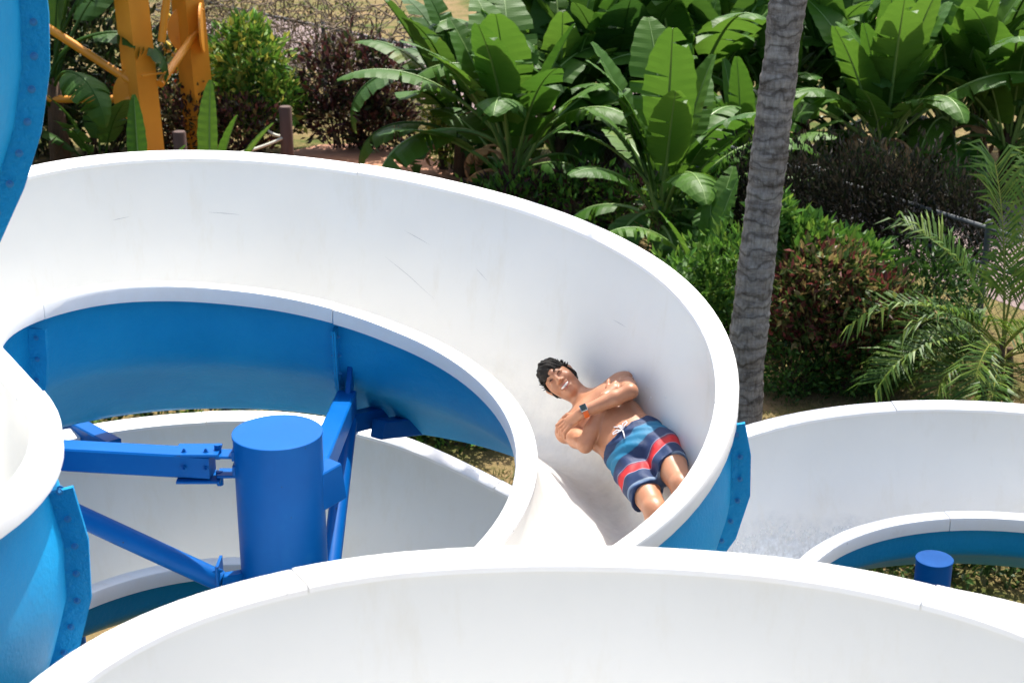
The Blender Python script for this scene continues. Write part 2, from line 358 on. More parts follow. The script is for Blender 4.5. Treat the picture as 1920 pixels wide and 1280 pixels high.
def main_station(q):
    zc = smooth_tab(q, ZC); b = smooth_tab(q, BK); dp = (interp(q, DP), interp(q, BG))
    g = GROW * min(max((q - 1.2) / (SANG - 1.2), 0), 1) + 0.22 * math.exp(-((q + 2.75) / 0.55) ** 2)
    if q <= Q1:
        d = Vector((math.cos(q), math.sin(q), 0)); a = C1 + d * (RI + g); o = C1 + d * (RO + g)
    elif q <= Q2:
        x = (q - Q1) * 1.64; a = C1 + U_S * (RI + g) + T_S * x; o = C1 + U_S * (RO + g) + T_S * x
    else:
        ph = PHI0 - (q - Q2); d = Vector((math.cos(ph), math.sin(ph), 0)); r = interp(q, [(6, RO2), (9, 1.90)])
        a = C2 + d * r; o = C2 + d * (r - 0.87)
    a = Vector((a.x, a.y, zc - b / 2)); o = Vector((o.x, o.y, zc + b / 2))
    return (q, a, o, min(max(0.5 - b / 0.5, 0), 1), dp)
main_joints = [-5.95, -5.2, -4.3, -3.2, -2.1, -1.1, -0.17, 1.5, 2.95, Q2, Q2 + 0.37, 5.5, 6.6, 7.7, 8.8, 9.8, Q2 + 2 * math.pi + 0.32, 11.3]
qs = set(main_joints)
for a, b in zip(main_joints, main_joints[1:]):
    n = max(4, int((b - a) / 0.055))
    for k in range(n): qs.add(a + (b - a) * k / n)
stations = [main_station(q) for q in sorted(qs)]
slide = empty('water_slide', (C1.x, C1.y, GZ), 'white and blue helical water slide coiling round the thick blue post, rider inside', 'water slide')

build_flume(slide, stations, main_joints, 0.75, None, flange_at=(-4.3, -3.2, -0.17, 1.5, 2.95, Q2 + 0.37, Q2 + 2 * math.pi + 0.32), bolt_side=0,
            rimw_over={(9, 0): 0.11, (10, 0): 0.11, (11, 0): 0.11})
M_SCUFF = simple('scuff_rubber', (0.22, 0.23, 0.24), (0.45, 0.45, 0.45), rough=0.6, scale=20)
def wall_point(q, s_, d):
    _, A, B, fl, dp = main_station(q); p = section_profile(A, B, dp, fl, PROF_IN); x = s_ * (len(p) - 1); k = min(int(x), len(p) - 2); o = offset_profile(p, A, B, -d)
    return o[k].lerp(o[k + 1], x - k)
for q0, q1, s0, s1 in ((1.93, 1.84, 0.895, 0.892), (2.20, 2.15, 0.89, 0.893), (1.42, 1.26, 0.855, 0.81), (1.36, 1.28, 0.90, 0.885), (1.13, 1.09, 0.865, 0.85), (0.62, 0.56, 0.86, 0.86)):
    mb = MB(); n = 8; w_ = [0.0012 * math.sin(math.pi * (k + 0.3) / (n + 0.6)) for k in range(n + 1)]
    pts = [wall_point(q0 + (q1 - q0) * k / n, s0 + (s1 - s0) * k / n, 0.0012) for k in range(n + 1)]
    mb.add([p + Vector((0, 0, w)) for p, w in zip(pts, w_)] + [p - Vector((0, 0, w)) for p, w in zip(pts, w_)], [(k, k + 1, n + 2 + k, n + 1 + k) for k in range(n)]); mb.obj('scuff_mark', M_SCUFF, slide)
# --- right-hand flume
C3 = Vector((3.05, 7.75, 0))
def right_station(q):
    d = Vector((math.cos(q), math.sin(q), 0)); z = 0.62 + 0.05 * (q - 1.6)
    a = C3 + d * 1.55; o = C3 + d * 2.39
    return (q, Vector((a.x, a.y, z)), Vector((o.x, o.y, z + 0.37)), 0.0, 0.66)
rj = [0.2, 1.0, 1.75, 2.6, 3.5, 4.2]
rs = [right_station(q) for q in sorted(set(rj + [0.2 + 4.0 * k / 70 for k in range(71)]))]
rflume = empty('lower_flume', (C3.x, C3.y, GZ), 'low white and blue flume at right with foaming water', 'water slide')
build_flume(rflume, rs, rj, 0.5, None, flange_at=(1.0, 2.6), bolts=False)
# --- foreground flume
C4 = Vector((0.25, 2.72, 0))
FG_R = [(R(-25), 1.4), (R(10), 1.62), (R(35), 1.74), (R(54), 1.736), (R(72), 1.64), (R(90), 1.60), (R(108), 1.64), (R(126), 1.736), (R(148), 1.69), (R(172), 1.45), (R(200), 1.3)]
def fg_station(q):
    d = Vector((math.cos(q), math.sin(q), 0)); z = 2.88 + 0.03 * (q - 1.57)
    r = smooth_tab(q, FG_R, 0.3); a = C4 + d * (r - 0.87); o = C4 + d * r
    return (q, Vector((a.x, a.y, z - 0.45)), Vector((o.x, o.y, z)), 0.0, 0.75)
fj = [-0.4, 0.98, 2.1, 3.5]
fs_ = [fg_station(q) for q in sorted(set(fj + [-0.4 + 3.9 * k / 110 for k in range(111)]))]
fflume = empty('near_flume', (C4.x, C4.y, GZ), 'large white flume wall with wide rim across the bottom foreground', 'water slide')
build_flume(fflume, fs_, fj, 0.75, None, flange_at=(), tilts=(0, 0.0), rimw=0.13, rimw_over={(0, 1): lambda q: 0.13 + 0.11 * min(max((0.96 - q) / 0.35, 0), 1)})
# --- support column
def column(name, x, y, ztop, r, label):
    t = empty(name, (x, y, GZ), label, 'post', 'blue steel slide posts')
    n = 48; mb = MB(); rings = []
    for z in (GZ, ztop - 0.012, ztop - 0.0118): rings.append([Vector((x + r * math.cos(2 * math.pi * k / n), y + r * math.sin(2 * math.pi * k / n), z)) for k in range(n)])
    v, f = sweep(rings[:2], True); mb.add(v, f); mb.obj('shaft', M_STEEL, t, smooth=True, angle=40)
    mb = MB(); rc = r + 0.004
    rings = [[Vector((x + q * math.cos(2 * math.pi * k / n), y + q * math.sin(2 * math.pi * k / n), z)) for k in range(n)] for q, z in ((rc, ztop - 0.012), (rc, ztop - 0.002), (rc - 0.003, ztop))]
    v, f = sweep(rings, True); mb.add(v, f + [tuple(range(2 * n, 3 * n)), tuple(range(n - 1, -1, -1))]); mb.obj('cap_plate', M_STEEL, t, smooth=True, angle=30)
    mb = MB(); mb.tube([(x, y, GZ), (x, y, GZ + 0.03)], r + 0.12, 32); mb.obj('base_plate', M_STEEL, t, smooth=True, angle=30)
    return t
post = column('slide_post', -1.08, 6.77, 2.28, 0.205, 'thick round blue post with flat cap inside the main slide loop')
post2 = column('slide_post', 2.53, 8.55, 0.69, 0.108, 'short thin blue post with flat cap beside the right flume')

# --- steel arms and braces carried by the thick post
def beam(mb, a, b, wy, wz, bev=0.008, up=Vector((0, 0, 1)), mat=0):
    a = Vector(a); b = Vector(b); x = (b - a); L = x.length; x.normalize(); y = up.cross(x).normalized(); z = x.cross(y)
    M = Matrix((x, y, z)).transposed().to_4x4(); M.translation = (a + b) / 2
    mb.box(M, L, wy, wz, mat, bev)
def bolt_at(p, d, parent, sc=1.6, me=None):
    b = bpy.data.objects.new('bolt', me or BOLT); link(b, parent)
    b.matrix_basis = Matrix.Translation(Vector(p)) @ Vector(d).to_track_quat('Z', 'Y').to_matrix().to_4x4() @ Matrix.Scale(sc, 4)
PX, PY, PR = -1.08, 6.77, 0.205
za = 2.13
mb = MB(); beam(mb, (-2.34, 6.83, za + 0.02), (PX - PR - 0.10, PY - 0.02, za), 0.115, 0.115)
arm = mb.obj('horizontal_arm', M_STEEL, post, smooth=True, angle=30)
for dz, nm in ((0.066, 'upper'), (-0.068, 'lower')):
    mb = MB(); beam(mb, (PX - PR - 0.26, PY - 0.02, za + dz), (PX - PR - 0.06, PY - 0.02, za + dz), 0.135, 0.014, 0.004)
    mb.obj('clevis_plate', M_STEEL, arm, smooth=True, angle=30)
    mb = MB(); beam(mb, (PX - PR - 0.075, PY - 0.02, za + dz * 0.72), (PX - PR + 0.03, PY - 0.02, za + dz * 0.72), 0.09, 0.014, 0.004)
    beam(mb, (PX - PR - 0.0, PY - 0.02, za + dz * 0.55 + 0.02), (PX - PR + 0.03, PY - 0.02, za + dz * 0.55 + 0.02), 0.1, 0.05, 0.004)
    mb.tube([(PX - PR - 0.07, PY - 0.02, za + dz + 0.03), (PX - PR - 0.07, PY - 0.02, za + dz - 0.04)], 0.016, 8)
    mb.obj('pin_lug', M_STEEL, arm, smooth=True, angle=30)
# sloping pipe brace towards the lower coil
mb = MB(); pa, pb = Vector((-2.36, 6.66, 2.10)), Vector((PX - PR - 0.08, 6.64, 1.58))
mb.tube([pa, pb], 0.05, 20); br = mb.obj('sloping_pipe_brace', M_STEEL, post, smooth=True, angle=40)
mb = MB(); beam(mb, pb + Vector((0.0, 0, -0.10)), pb + Vector((0.0, 0, 0.10)), 0.13, 0.014, 0.003, up=Vector((1, 0, 0))); beam(mb, pb, (PX - PR + 0.03, 6.72, 1.56), 0.05, 0.06, 0.004)
mb.obj('end_plate', M_STEEL, br, smooth=True, angle=30)
SBOLT = BOLT.copy(); SBOLT.materials.clear(); SBOLT.materials.append(M_STEEL)
for dx in (-0.22, -0.12):
    bolt_at((PX - PR + dx, PY - 0.05, za + 0.073), (0, 0, 1), arm, 0.8, SBOLT); bolt_at((PX - PR + dx, PY - 0.079, za), (0, -1, 0), arm, 0.8, SBOLT)
for dz in (-0.07, 0.07): bolt_at(pb + Vector((0.007, -0.03, dz)), (1, 0, 0), br, 0.8, SBOLT); bolt_at(pb + Vector((-0.007, -0.04, dz)), (-1, 0, 0), br, 0.8, SBOLT)
# rising arm to the flange of the big turn, with its brace
A15 = main_station(1.5)[1]
tip = Vector((A15.x + 0.05, A15.y - 0.06, A15.z - 0.56))
mb = MB(); beam(mb, (PX + PR * 0.75, PY + 0.06, 2.02), tip, 0.11, 0.13); ra = mb.obj('rising_arm', M_STEEL, post, smooth=True, angle=30)
mb = MB(); beam(mb, tip + Vector((0.01, -0.12, -0.05)), tip + Vector((0.02, 0.10, 0.16)), 0.03, 0.11, 0.004); mb.obj('saddle_plate', M_STEEL, ra, smooth=True, angle=30)
mb = MB(); mb.tube([(PX + PR * 0.6, PY + 0.10, 0.95), tip + Vector((0.02, -0.15, -0.06))], 0.05, 16); mb.obj('pipe_brace', M_STEEL, post, smooth=True, angle=40)
mb = MB(); beam(mb, (PX + PR * 0.7, PY - 0.02, 1.98), (PX + PR * 0.7 + 0.11, PY + 0.10, 2.0), 0.10, 0.19, 0.006); mb.obj('arm_bracket', M_STEEL, post, smooth=True, angle=30)
# outer support frame under the back of the big turn
def outer_frame(q, label, dq=0.0):
    st = main_station(q); o = st[2]; i = st[1]; d = Vector((o.x - i.x, o.y - i.y, 0)).normalized(); base = Vector((o.x, o.y, 0)) + d * 0.32
    t = empty('slide_support', (base.x, base.y, GZ), label, 'post', 'blue steel slide posts')
    mb = MB(); mb.tube([(base.x, base.y, GZ), (base.x, base.y, o.z - 0.35)], 0.075, 20); mb.obj('shaft', M_STEEL, t, smooth=True, angle=40)
    zb = min(i.z, o.z) - st[4][0] - 0.10
    mb = MB(); beam(mb, (base.x, base.y, zb), Vector((i.x, i.y, zb)) + d * 0.45, 0.10, 0.12); mb.obj('cross_arm', M_STEEL, t, smooth=True, angle=30)
    mb = MB(); beam(mb, (base.x, base.y, zb - 0.7), Vector((i.x, i.y, zb - 0.05)) + d * 0.62, 0.07, 0.08); mb.obj('diagonal_brace', M_STEEL, t, smooth=True, angle=30)
    mb = MB(); mb.tube([(base.x, base.y, GZ), (base.x, base.y, GZ + 0.025)], 0.17, 24); mb.obj('base_plate', M_STEEL, t)
    return t
of = outer_frame(0.72, 'blue steel support under the right back of the big white turn')
for a_, b_ in (((-0.98, 8.45, 1.60), (-0.42, 9.42, 1.36)), ((-0.78, 8.55, 1.53), (-0.20, 9.40, 1.24))):
    mb = MB(); beam(mb, a_, b_, 0.09, 0.11); mb.obj('under_beam', M_STEEL, of, smooth=True, angle=30)
outer_frame(2.35, 'blue steel support under the left back of the big white turn')

# ------------------------------------------------------------------ vegetation kit
rng = np.random.default_rng(7); random.seed(11)
M_LEAF = mat_leaf('broad_leaf', (0.030, 0.100, 0.010), (0.072, 0.165, 0.018), trans=0.34, rough=0.38)
M_LEAF_DK = mat_leaf('broad_leaf_dark_shade', (0.016, 0.060, 0.010), (0.05, 0.125, 0.015), trans=0.28, rough=0.38)  # darker copy of the leaf; under the tower its colour stands in for shade
M_RIB = simple('leaf_rib', (0.16, 0.26, 0.06), (0.10, 0.18, 0.04), rough=0.45)
M_DEAD = simple('dead_leaf', (0.33, 0.19, 0.08), (0.20, 0.10, 0.045), rough=0.8)
M_FIBRE = simple('fibrous_stem', (0.10, 0.055, 0.028), (0.05, 0.03, 0.016), rough=0.9, scale=20, bmp=0.6, bscale=60, stretch=(6, 6, 1))
M_TINT = mat_leaf('tinted_foliage', None, None, trans=0.25, rough=0.36, tint=True)
M_TWIG = simple('twig', (0.085, 0.055, 0.035), (0.045, 0.03, 0.02), rough=0.9)
def blade_mesh(name, L=1.0, W=0.17, stalk=0.6, bend=0.5, stalk_bend=0.12, fold=0.35, tears=0, seed=0, mats=None, rows=22, curl=0.0):
    """one big leaf: stalk from the origin rising along +z and arching towards +x"""
    rg = random.Random(seed); mb = MB(); pts = []; n1 = 6
    # midline
    ang = 0.04; p = Vector((0, 0, 0)); mid = [(p.copy(), ang)]
    for i in range(n1):
        ang += stalk_bend / n1; p = p + Vector((math.sin(ang), 0, math.cos(ang))) * (stalk / n1); mid.append((p.copy(), ang))
    m2 = [(p.copy(), ang)]
    for i in range(rows):
        ang += bend / rows * (0.5 + 1.0 * i / rows); p = p + Vector((math.sin(ang), 0, math.cos(ang))) * (L / rows); m2.append((p.copy(), ang))
    rib = [a for a, _ in mid] + [a for a, _ in m2[1:]]
    mb.tube(rib, [0.022 - 0.019 * i / (len(rib) - 1) for i in range(len(rib))], 6, 1)
    tearset = {(rg.randrange(4, rows - 2), rg.choice((-1, 1))) for _ in range(int(tears * 1.6 + 1.5))}
    nc = 4
    for sd in (-1, 1):
        prev = None; lag = 0.0
        for i in range(rows + 1):
            v = i / rows; q, a = m2[i]
            wd = W * (math.sin(math.pi * min(v * 0.93 + 0.05, 1.0) ** 0.72) ** 0.62) * (1 + 0.03 * math.sin(i * 1.7 + seed))
            nrm = Vector((-math.cos(a), 0, math.sin(a))); tan = Vector((math.sin(a), 0, math.cos(a)))
            row = []
            for k in range(nc + 1):
                u = k / nc; ff = fold + curl * u
                row.append(q + Vector((0, sd * math.cos(ff) * wd * u, 0)) + nrm * (math.sin(ff) * wd * u - 0.10 * wd * u * u + (0.003 if i % 2 else -0.003) * u) + tan * (0.16 * wd * u))
            if prev is not None:
                if (i, sd) in tearset:
                    g = rg.uniform(0.3, 1.0) * L / rows; dr = rg.uniform(-0.10, 0.03)
                    tip = [x - tan * (g * k / nc) + nrm * (dr * k / nc) for k, x in enumerate(row)]
                else: tip = row
                vs = prev + tip; n = nc + 1
                fs = [(k, k + 1, n + k + 1, n + k) if sd > 0 else (k, n + k, n + k + 1, k + 1) for k in range(nc)]
                mb.add(vs, fs, 0)
            prev = row
    return mb.mesh(name, mats or [M_LEAF, M_RIB], smooth=True, angle=60)
LEAVES = {
 'up': [blade_mesh('leaf', 1.15, 0.25, 0.70, 0.30, 0.10, 0.30, 1, 1), blade_mesh('leaf', 1.05, 0.28, 0.80, 0.55, 0.15, 0.18, 2, 2), blade_mesh('leaf', 1.25, 0.22, 0.65, 0.25, 0.05, 0.50, 0, 3), blade_mesh('leaf', 1.1, 0.27, 0.75, 0.8, 0.12, 0.10, 3, 9)],
 'arch': [blade_mesh('leaf', 1.15, 0.26, 0.7, 1.1, 0.35, 0.12, 4, 4, curl=-0.25), blade_mesh('leaf', 1.05, 0.24, 0.8, 1.5, 0.4, 0.06, 7, 5, curl=-0.3), blade_mesh('leaf', 1.0, 0.25, 0.6, 0.8, 0.5, 0.15, 3, 6)],
 'slim': [blade_mesh('leaf', 1.1, 0.16, 0.6, 0.2, 0.05, 0.6, 0, 31), blade_mesh('leaf', 1.0, 0.15, 0.6, 0.35, 0.05, 0.5, 0, 32)],
 'droop': [blade_mesh('leaf', 1.05, 0.25, 0.55, 2.0, 0.8, -0.1, 9, 7, curl=-0.3), blade_mesh('leaf', 0.9, 0.22, 0.5, 2.2, 1.0, -0.15, 11, 8)],
}
DKLEAVES = {}
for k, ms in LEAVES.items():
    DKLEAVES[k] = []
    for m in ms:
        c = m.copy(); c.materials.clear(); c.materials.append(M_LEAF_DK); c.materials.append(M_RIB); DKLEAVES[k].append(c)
DEADLEAF = [blade_mesh('dead_leaf', 0.6, 0.09, 0.35, 2.4, 1.1, -0.5, 8, 20, [M_DEAD, M_DEAD], rows=14, curl=-0.5)]
def banana(loc, label, spec, scale=1.0, stem=0.5, dead=3, lib=LEAVES, seed=0, group='banana-like plants'):
    """spec: (kind, azimuth degrees, lean degrees, size, base height)"""
    rg = random.Random(seed); t = empty('banana_plant', loc, label, 'plant', group)
    mb = MB(); n = 9
    for k in range(7):
        a = k * 0.9; r0 = 0.07 * scale; x0, y0 = 0.05 * math.cos(a) * scale, 0.05 * math.sin(a) * scale
        mb.tube([(x0, y0, -0.05), (x0 * 0.9, y0 * 0.9, stem * 0.5), (x0 * 0.7, y0 * 0.7, stem + rg.uniform(-0.1, 0.15))], [r0, r0 * 0.8, r0 * 0.35], n)
    mb.obj('stem', M_FIBRE, t, smooth=True, local=True)
    for kind, az, lean, size, bh in spec:
        o = bpy.data.objects.new('leaf', rg.choice(lib[kind])); link(o, t, True)
        o.matrix_basis = Matrix.Translation((0, 0, bh)) @ Matrix.Rotation(R(az), 4, 'Z') @ Matrix.Rotation(R(lean), 4, 'Y') @ Matrix.Rotation(R(rg.uniform(-25, 25)), 4, 'Z') @ Matrix.Scale(size * scale, 4)
    for k in range(dead):
        o = bpy.data.objects.new('dead_leaf', DEADLEAF[0]); link(o, t, True)
        o.matrix_basis = Matrix.Translation((0, 0, stem * rg.uniform(0.5, 1.1))) @ Matrix.Rotation(rg.uniform(0, 6.28), 4, 'Z') @ Matrix.Rotation(R(rg.uniform(15, 50)), 4, 'Y') @ Matrix.Scale(rg.uniform(0.7, 1.1) * scale, 4)
    return t
def fan_spec(seed, n_up=6, n_arch=6, n_droop=3, z=0.35):
    rg = random.Random(seed); sp = []; n_up += 8; n_arch += 2; n_droop += 3
    for k in range(n_up): sp.append(('up', rg.uniform(0, 360), rg.uniform(2, 24), rg.uniform(0.7, 1.2), z + rg.uniform(-0.3, 0.3)))
    for k in range(n_arch): sp.append(('arch', 360 * k / max(n_arch, 1) + rg.uniform(-25, 25), rg.uniform(12, 30), rg.uniform(0.85, 1.15), z + rg.uniform(-0.1, 0.25)))
    for k in range(n_droop): sp.append(('droop', rg.uniform(0, 360), rg.uniform(15, 40), rg.uniform(0.8, 1.0), z + rg.uniform(-0.15, 0.1)))
    return sp
def leaf_cloud(blobs, n, size, cols, seed=0, up=0.5, shell=0.55, slim=0.42, mb=None):
    """many small folded leaves through ellipsoidal clumps; blobs: (x,y,z,rx,ry,rz)"""
    rg = np.random.default_rng(seed); mb = mb or MB()
    vol = np.array([b[3] * b[4] * b[5] for b in blobs]) ** 0.7; pk = rg.choice(len(blobs), n, p=vol / vol.sum())
    for i in range(n):
        b = blobs[pk[i]]; d = rg.normal(size=3); d /= np.linalg.norm(d); r = shell + (1 - shell) * rg.random() ** 0.6; r *= 1 + 0.18 * rg.normal()
        p = Vector((b[0] + d[0] * b[3] * r, b[1] + d[1] * b[4] * r, b[2] + d[2] * b[5] * r))
        ax = Vector(d) * 0.8 + Vector((0, 0, up)) + Vector(rg.normal(size=3)) * 0.55; ax.normalize()
        sd = ax.cross(Vector(rg.normal(size=3))); sd.normalize(); nn = ax.cross(sd)
        s = size * rg.uniform(0.6, 1.25); w_ = s * slim
        c = cols[rg.integers(len(cols))]; j = rg.uniform(0.75, 1.25); c = tuple(min(x * j, 1) for x in c)
        mb.add([p, p + ax * s * 0.45 + sd * w_ * 0.5 + nn * w_ * 0.15, p + ax * s - nn * w_ * 0.2, p + ax * s * 0.45 - sd * w_ * 0.5 + nn * w_ * 0.15], [(0, 1, 2), (0, 2, 3)], 0, c)
    return mb
def bush(name, loc, label, blobs, n, size, cols, seed, cat='bush', group='garden shrubs', stems=14, **k):
    t = empty(name, loc, label, cat, group)
    blobs = [(b[0] + loc[0], b[1] + loc[1], b[2] + loc[2]) + tuple(b[3:]) for b in blobs]
    leaf_cloud(blobs, n, size, cols, seed, **k).obj('foliage', M_TINT, t)
    rg = random.Random(seed); mb = MB()
    for i in range(stems):
        b = rg.choice(blobs); a = Vector((loc[0] + rg.uniform(-0.12, 0.12), loc[1] + rg.uniform(-0.12, 0.12), loc[2] - 0.05))
        if len(blobs) > 1: a.x = loc[0] * 0.4 + b[0] * 0.6 + rg.uniform(-0.1, 0.1); a.y = loc[1] * 0.4 + b[1] * 0.6
        e = Vector((b[0] + rg.uniform(-0.6, 0.6) * b[3], b[1] + rg.uniform(-0.6, 0.6) * b[4], b[2] + rg.uniform(-0.2, 0.75) * b[5]))
        m = a.lerp(e, 0.5) + Vector((rg.uniform(-0.1, 0.1), rg.uniform(-0.1, 0.1), 0.08)); mb.tube([a, m, e], [0.018, 0.012, 0.005], 5)
    mb.obj('stems', M_TWIG, t); return t
GREEN = [(0.05, 0.14, 0.018), (0.075, 0.19, 0.025), (0.035, 0.10, 0.015), (0.12, 0.22, 0.03)]
VARIEG = GREEN + [(0.35, 0.36, 0.06), (0.20, 0.28, 0.05), (0.08, 0.2, 0.02)]
DARKRED = [(0.035, 0.014, 0.016), (0.05, 0.022, 0.02), (0.022, 0.02, 0.012), (0.09, 0.035, 0.025), (0.03, 0.045, 0.014), (0.11, 0.09, 0.035)]
CROTON = [(0.05, 0.10, 0.018), (0.10, 0.13, 0.03), (0.16, 0.13, 0.05), (0.09, 0.03, 0.022), (0.15, 0.04, 0.03), (0.04, 0.07, 0.015), (0.22, 0.17, 0.06)]
BLACKISH = [(0.012, 0.014, 0.008), (0.02, 0.018, 0.012), (0.012, 0.02, 0.008), (0.035, 0.03, 0.02)]
# ------------------------------------------------------------------ plantings
def gp(px, py): p = G(px, py); return (p.x, p.y, GZ)
banana(gp(958, 392), 'tall banana-like plant with a torn pale leaf arching left, left of centre', fan_spec(3, 6, 5, 2) + [('droop', 190, 34, 1.25, 0.75), ('arch', 185, 30, 1.15, 0.8), ('arch', 10, 22, 1.1, 0.4)], 1.28, 0.75, 5, seed=3)
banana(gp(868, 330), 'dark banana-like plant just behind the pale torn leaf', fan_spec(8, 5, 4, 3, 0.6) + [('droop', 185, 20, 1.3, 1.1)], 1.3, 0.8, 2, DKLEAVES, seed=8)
banana(gp(1050, 345), 'banana-like plant between the two big front clumps, broad upright leaves', fan_spec(14, 7, 5, 1, 0.5), 1.35, 0.8, 3, seed=14)
banana(gp(1238, 478), 'front banana-like plant left of the palm trunk with upright leaves', fan_spec(21, 7, 4, 1) + [('droop', 255, 30, 0.9, 0.25), ('arch', 20, 30, 1.2, 0.4), ('arch', 350, 38, 1.1, 0.4)], 1.12, 0.45, 4, seed=21)
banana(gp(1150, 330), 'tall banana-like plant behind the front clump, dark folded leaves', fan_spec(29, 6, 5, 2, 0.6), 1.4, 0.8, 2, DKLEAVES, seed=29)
banana(gp(1290, 318), 'large-leaved banana-like plant at the back left of the palm trunk', fan_spec(33, 8, 4, 1, 0.6), 1.45, 0.9, 2, seed=33)
banana(gp(1322, 575), 'arching banana-like plant low behind the rim, left of the trunk', fan_spec(39, -4, 4, 0, 0.1), 0.85, 0.3, 3, seed=39)
banana(gp(1385, 400), 'low banana-like plant tucked behind the palm trunk', fan_spec(37, 3, 5, 3, 0.2), 0.95, 0.4, 3, seed=37)
banana(gp(1650, 372), 'big banana-like plant right of the palm trunk with broad pale leaves', fan_spec(41, 7, 5, 2, 0.5) + [('arch', 200, 40, 1.2, 0.6)], 1.3, 0.8, 5, seed=41)
banana(gp(1565, 322), 'dark banana-like plant directly right of the palm trunk', fan_spec(47, 5, 5, 3, 0.6), 1.3, 0.8, 2, DKLEAVES, seed=47)
banana(gp(1770, 338), 'banana-like plant behind the dark hedge near the right edge', fan_spec(53, 7, 5, 1, 0.6), 1.35, 0.8, 2, seed=53)
banana(gp(1885, 350), 'banana-like plant at the right edge with one very wide leaf', fan_spec(59, 7, 4, 2, 0.5), 1.4, 0.8, 2, seed=59)
banana(gp(118, 335), 'shaded dark banana-like plant beneath the orange tower', [('up', 80, 8, 1.0, 1.2), ('up', 200, 10, 1.1, 1.3), ('arch', 120, 20, 1.1, 1.2), ('arch', 170, 25, 1.1, 1.1), ('arch', 260, 25, 0.9, 1.3), ('arch', 60, 18, 1.1, 1.3), ('droop', 350, 14, 1.2, 1.55), ('droop', 300, 30, 0.9, 1.3), ('arch', 340, 8, 1.0, 1.5), ('droop', 230, 30, 1.0, 1.0), ('up', 20, 12, 0.9, 1.5)], 1.4, 1.4, 2, DKLEAVES, seed=61)  # dark leaf set carries the tower's shade in its colour
banana(gp(190, 345), 'low dark banana-like clump behind the first orange leg', [('up', 200, 10, 0.9, 0), ('up', 100, 6, 0.85, 0), ('up', 320, 14, 0.9, 0), ('arch', 180, 20, 0.9, 0), ('up', 250, 18, 0.8, 0)], 0.95, 0.3, 1, DKLEAVES, seed=67)
banana(gp(268, 415), 'young banana-like shoot with one upright leaf before the orange leg', [('slim', 100, 3, 1.0, 0.0), ('slim', 20, 25, 0.7, 0.0), ('slim', 250, 12, 0.7, 0)], 0.98, 0.2, 0, seed=71)
banana(gp(398, 410), 'young banana-like shoot with two upright leaves before the second leg', [('slim', 80, 0, 1.1, 0.0), ('slim', 350, 10, 0.9, 0.0), ('slim', 10, 28, 0.9, 0.05), ('slim', 190, 26, 0.75, 0)], 0.98, 0.2, 0, seed=73)

bush('shade_thicket', gp(120, 300), 'tall added thicket coloured dark for the shade behind the orange tower legs', [(-1.6, .8, 1.6, 1.0, .7, 1.6), (-.5, .6, 1.7, 1.0, .7, 1.7), (.5, .5, 1.4, .9, .7, 1.4), (1.0, .8, .9, .8, .6, .9), (-1.0, .2, .6, 1.2, .6, .7)], 7000, 0.19, [(0.012, 0.032, 0.010), (0.02, 0.05, 0.012), (0.010, 0.016, 0.008), (0.05, 0.06, 0.02)], 21, stems=30)  # added over bright ground; near-black leaf colours stand in for shade
bush('variegated_bush', gp(475, 280), 'bushy green and yellow variegated shrub beside the orange tower', [(0, 0, 1.35, .62, .5, .55), (-.15, 0, .8, .72, .5, .55), (.35, -.1, .75, .5, .45, .5), (.0, 0, 1.8, .3, .3, .3)], 3200, 0.17, VARIEG, 1)
bush('dark_red_hedge', gp(668, 278), 'dark purple-red leafy hedge behind the terracotta path', [(-.45, 0, 1.05, .42, .35, .6), (.05, .05, 1.2, .5, .35, .6), (.5, 0, 1.0, .42, .35, .6), (-.2, 0, .5, .8, .4, .4), (.4, 0, .4, .6, .4, .4)], 3600, 0.15, DARKRED, 2)
bush('dark_red_shrub', gp(425, 298), 'low dark maroon shrub under the rope posts', [(-.5, 0, .55, .6, .4, .5), (.3, 0, .5, .6, .4, .45), (-1.0, .2, .6, .5, .4, .5)], 3000, 0.12, DARKRED, 3)
bush('small_yellow_shrub', gp(830, 318), 'small yellow-green shrub between the maroon hedge and the banana leaves', [(0, 0, 1.0, .28, .25, .35), (.05, 0, .5, .3, .25, .4)], 700, 0.13, [(0.3, 0.33, 0.05), (0.12, 0.22, 0.03), (0.07, 0.16, 0.02)], 4)
bush('croton_shrub', gp(1555, 712), 'large mixed red and green croton shrub right of the palm trunk', [(-.1, 0, 1.10, .42, .42, .30), (-.35, 0, .80, .42, .45, .42), (.28, -.05, .75, .45, .45, .42), (-.1, -.1, .5, .6, .45, .38)], 6500, 0.105, CROTON, 5)
bush('green_shrub', gp(1530, 690), 'fresh green leafy shrub crowning the croton beside the trunk', [(-.15, .1, 1.33, .35, .3, .16), (.25, .05, 1.15, .38, .3, .22), (-.5, .15, 1.45, .18, .25, .35), (.5, -.1, .7, .22, .3, .3)], 2200, 0.14, GREEN, 6)
bush('ground_cover_shrub', gp(1545, 738), 'low dark green shrub at the foot of the croton', [(-.35, 0, .25, .42, .35, .26), (.25, .05, .25, .5, .35, .28)], 2400, 0.075, [(0.03, 0.085, 0.014), (0.05, 0.12, 0.02), (0.02, 0.06, 0.01)], 7)
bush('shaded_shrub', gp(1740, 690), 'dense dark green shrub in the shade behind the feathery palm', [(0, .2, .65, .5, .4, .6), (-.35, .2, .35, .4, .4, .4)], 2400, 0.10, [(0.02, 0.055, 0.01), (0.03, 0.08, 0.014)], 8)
hd = at_y(1640, 560, 17.1)
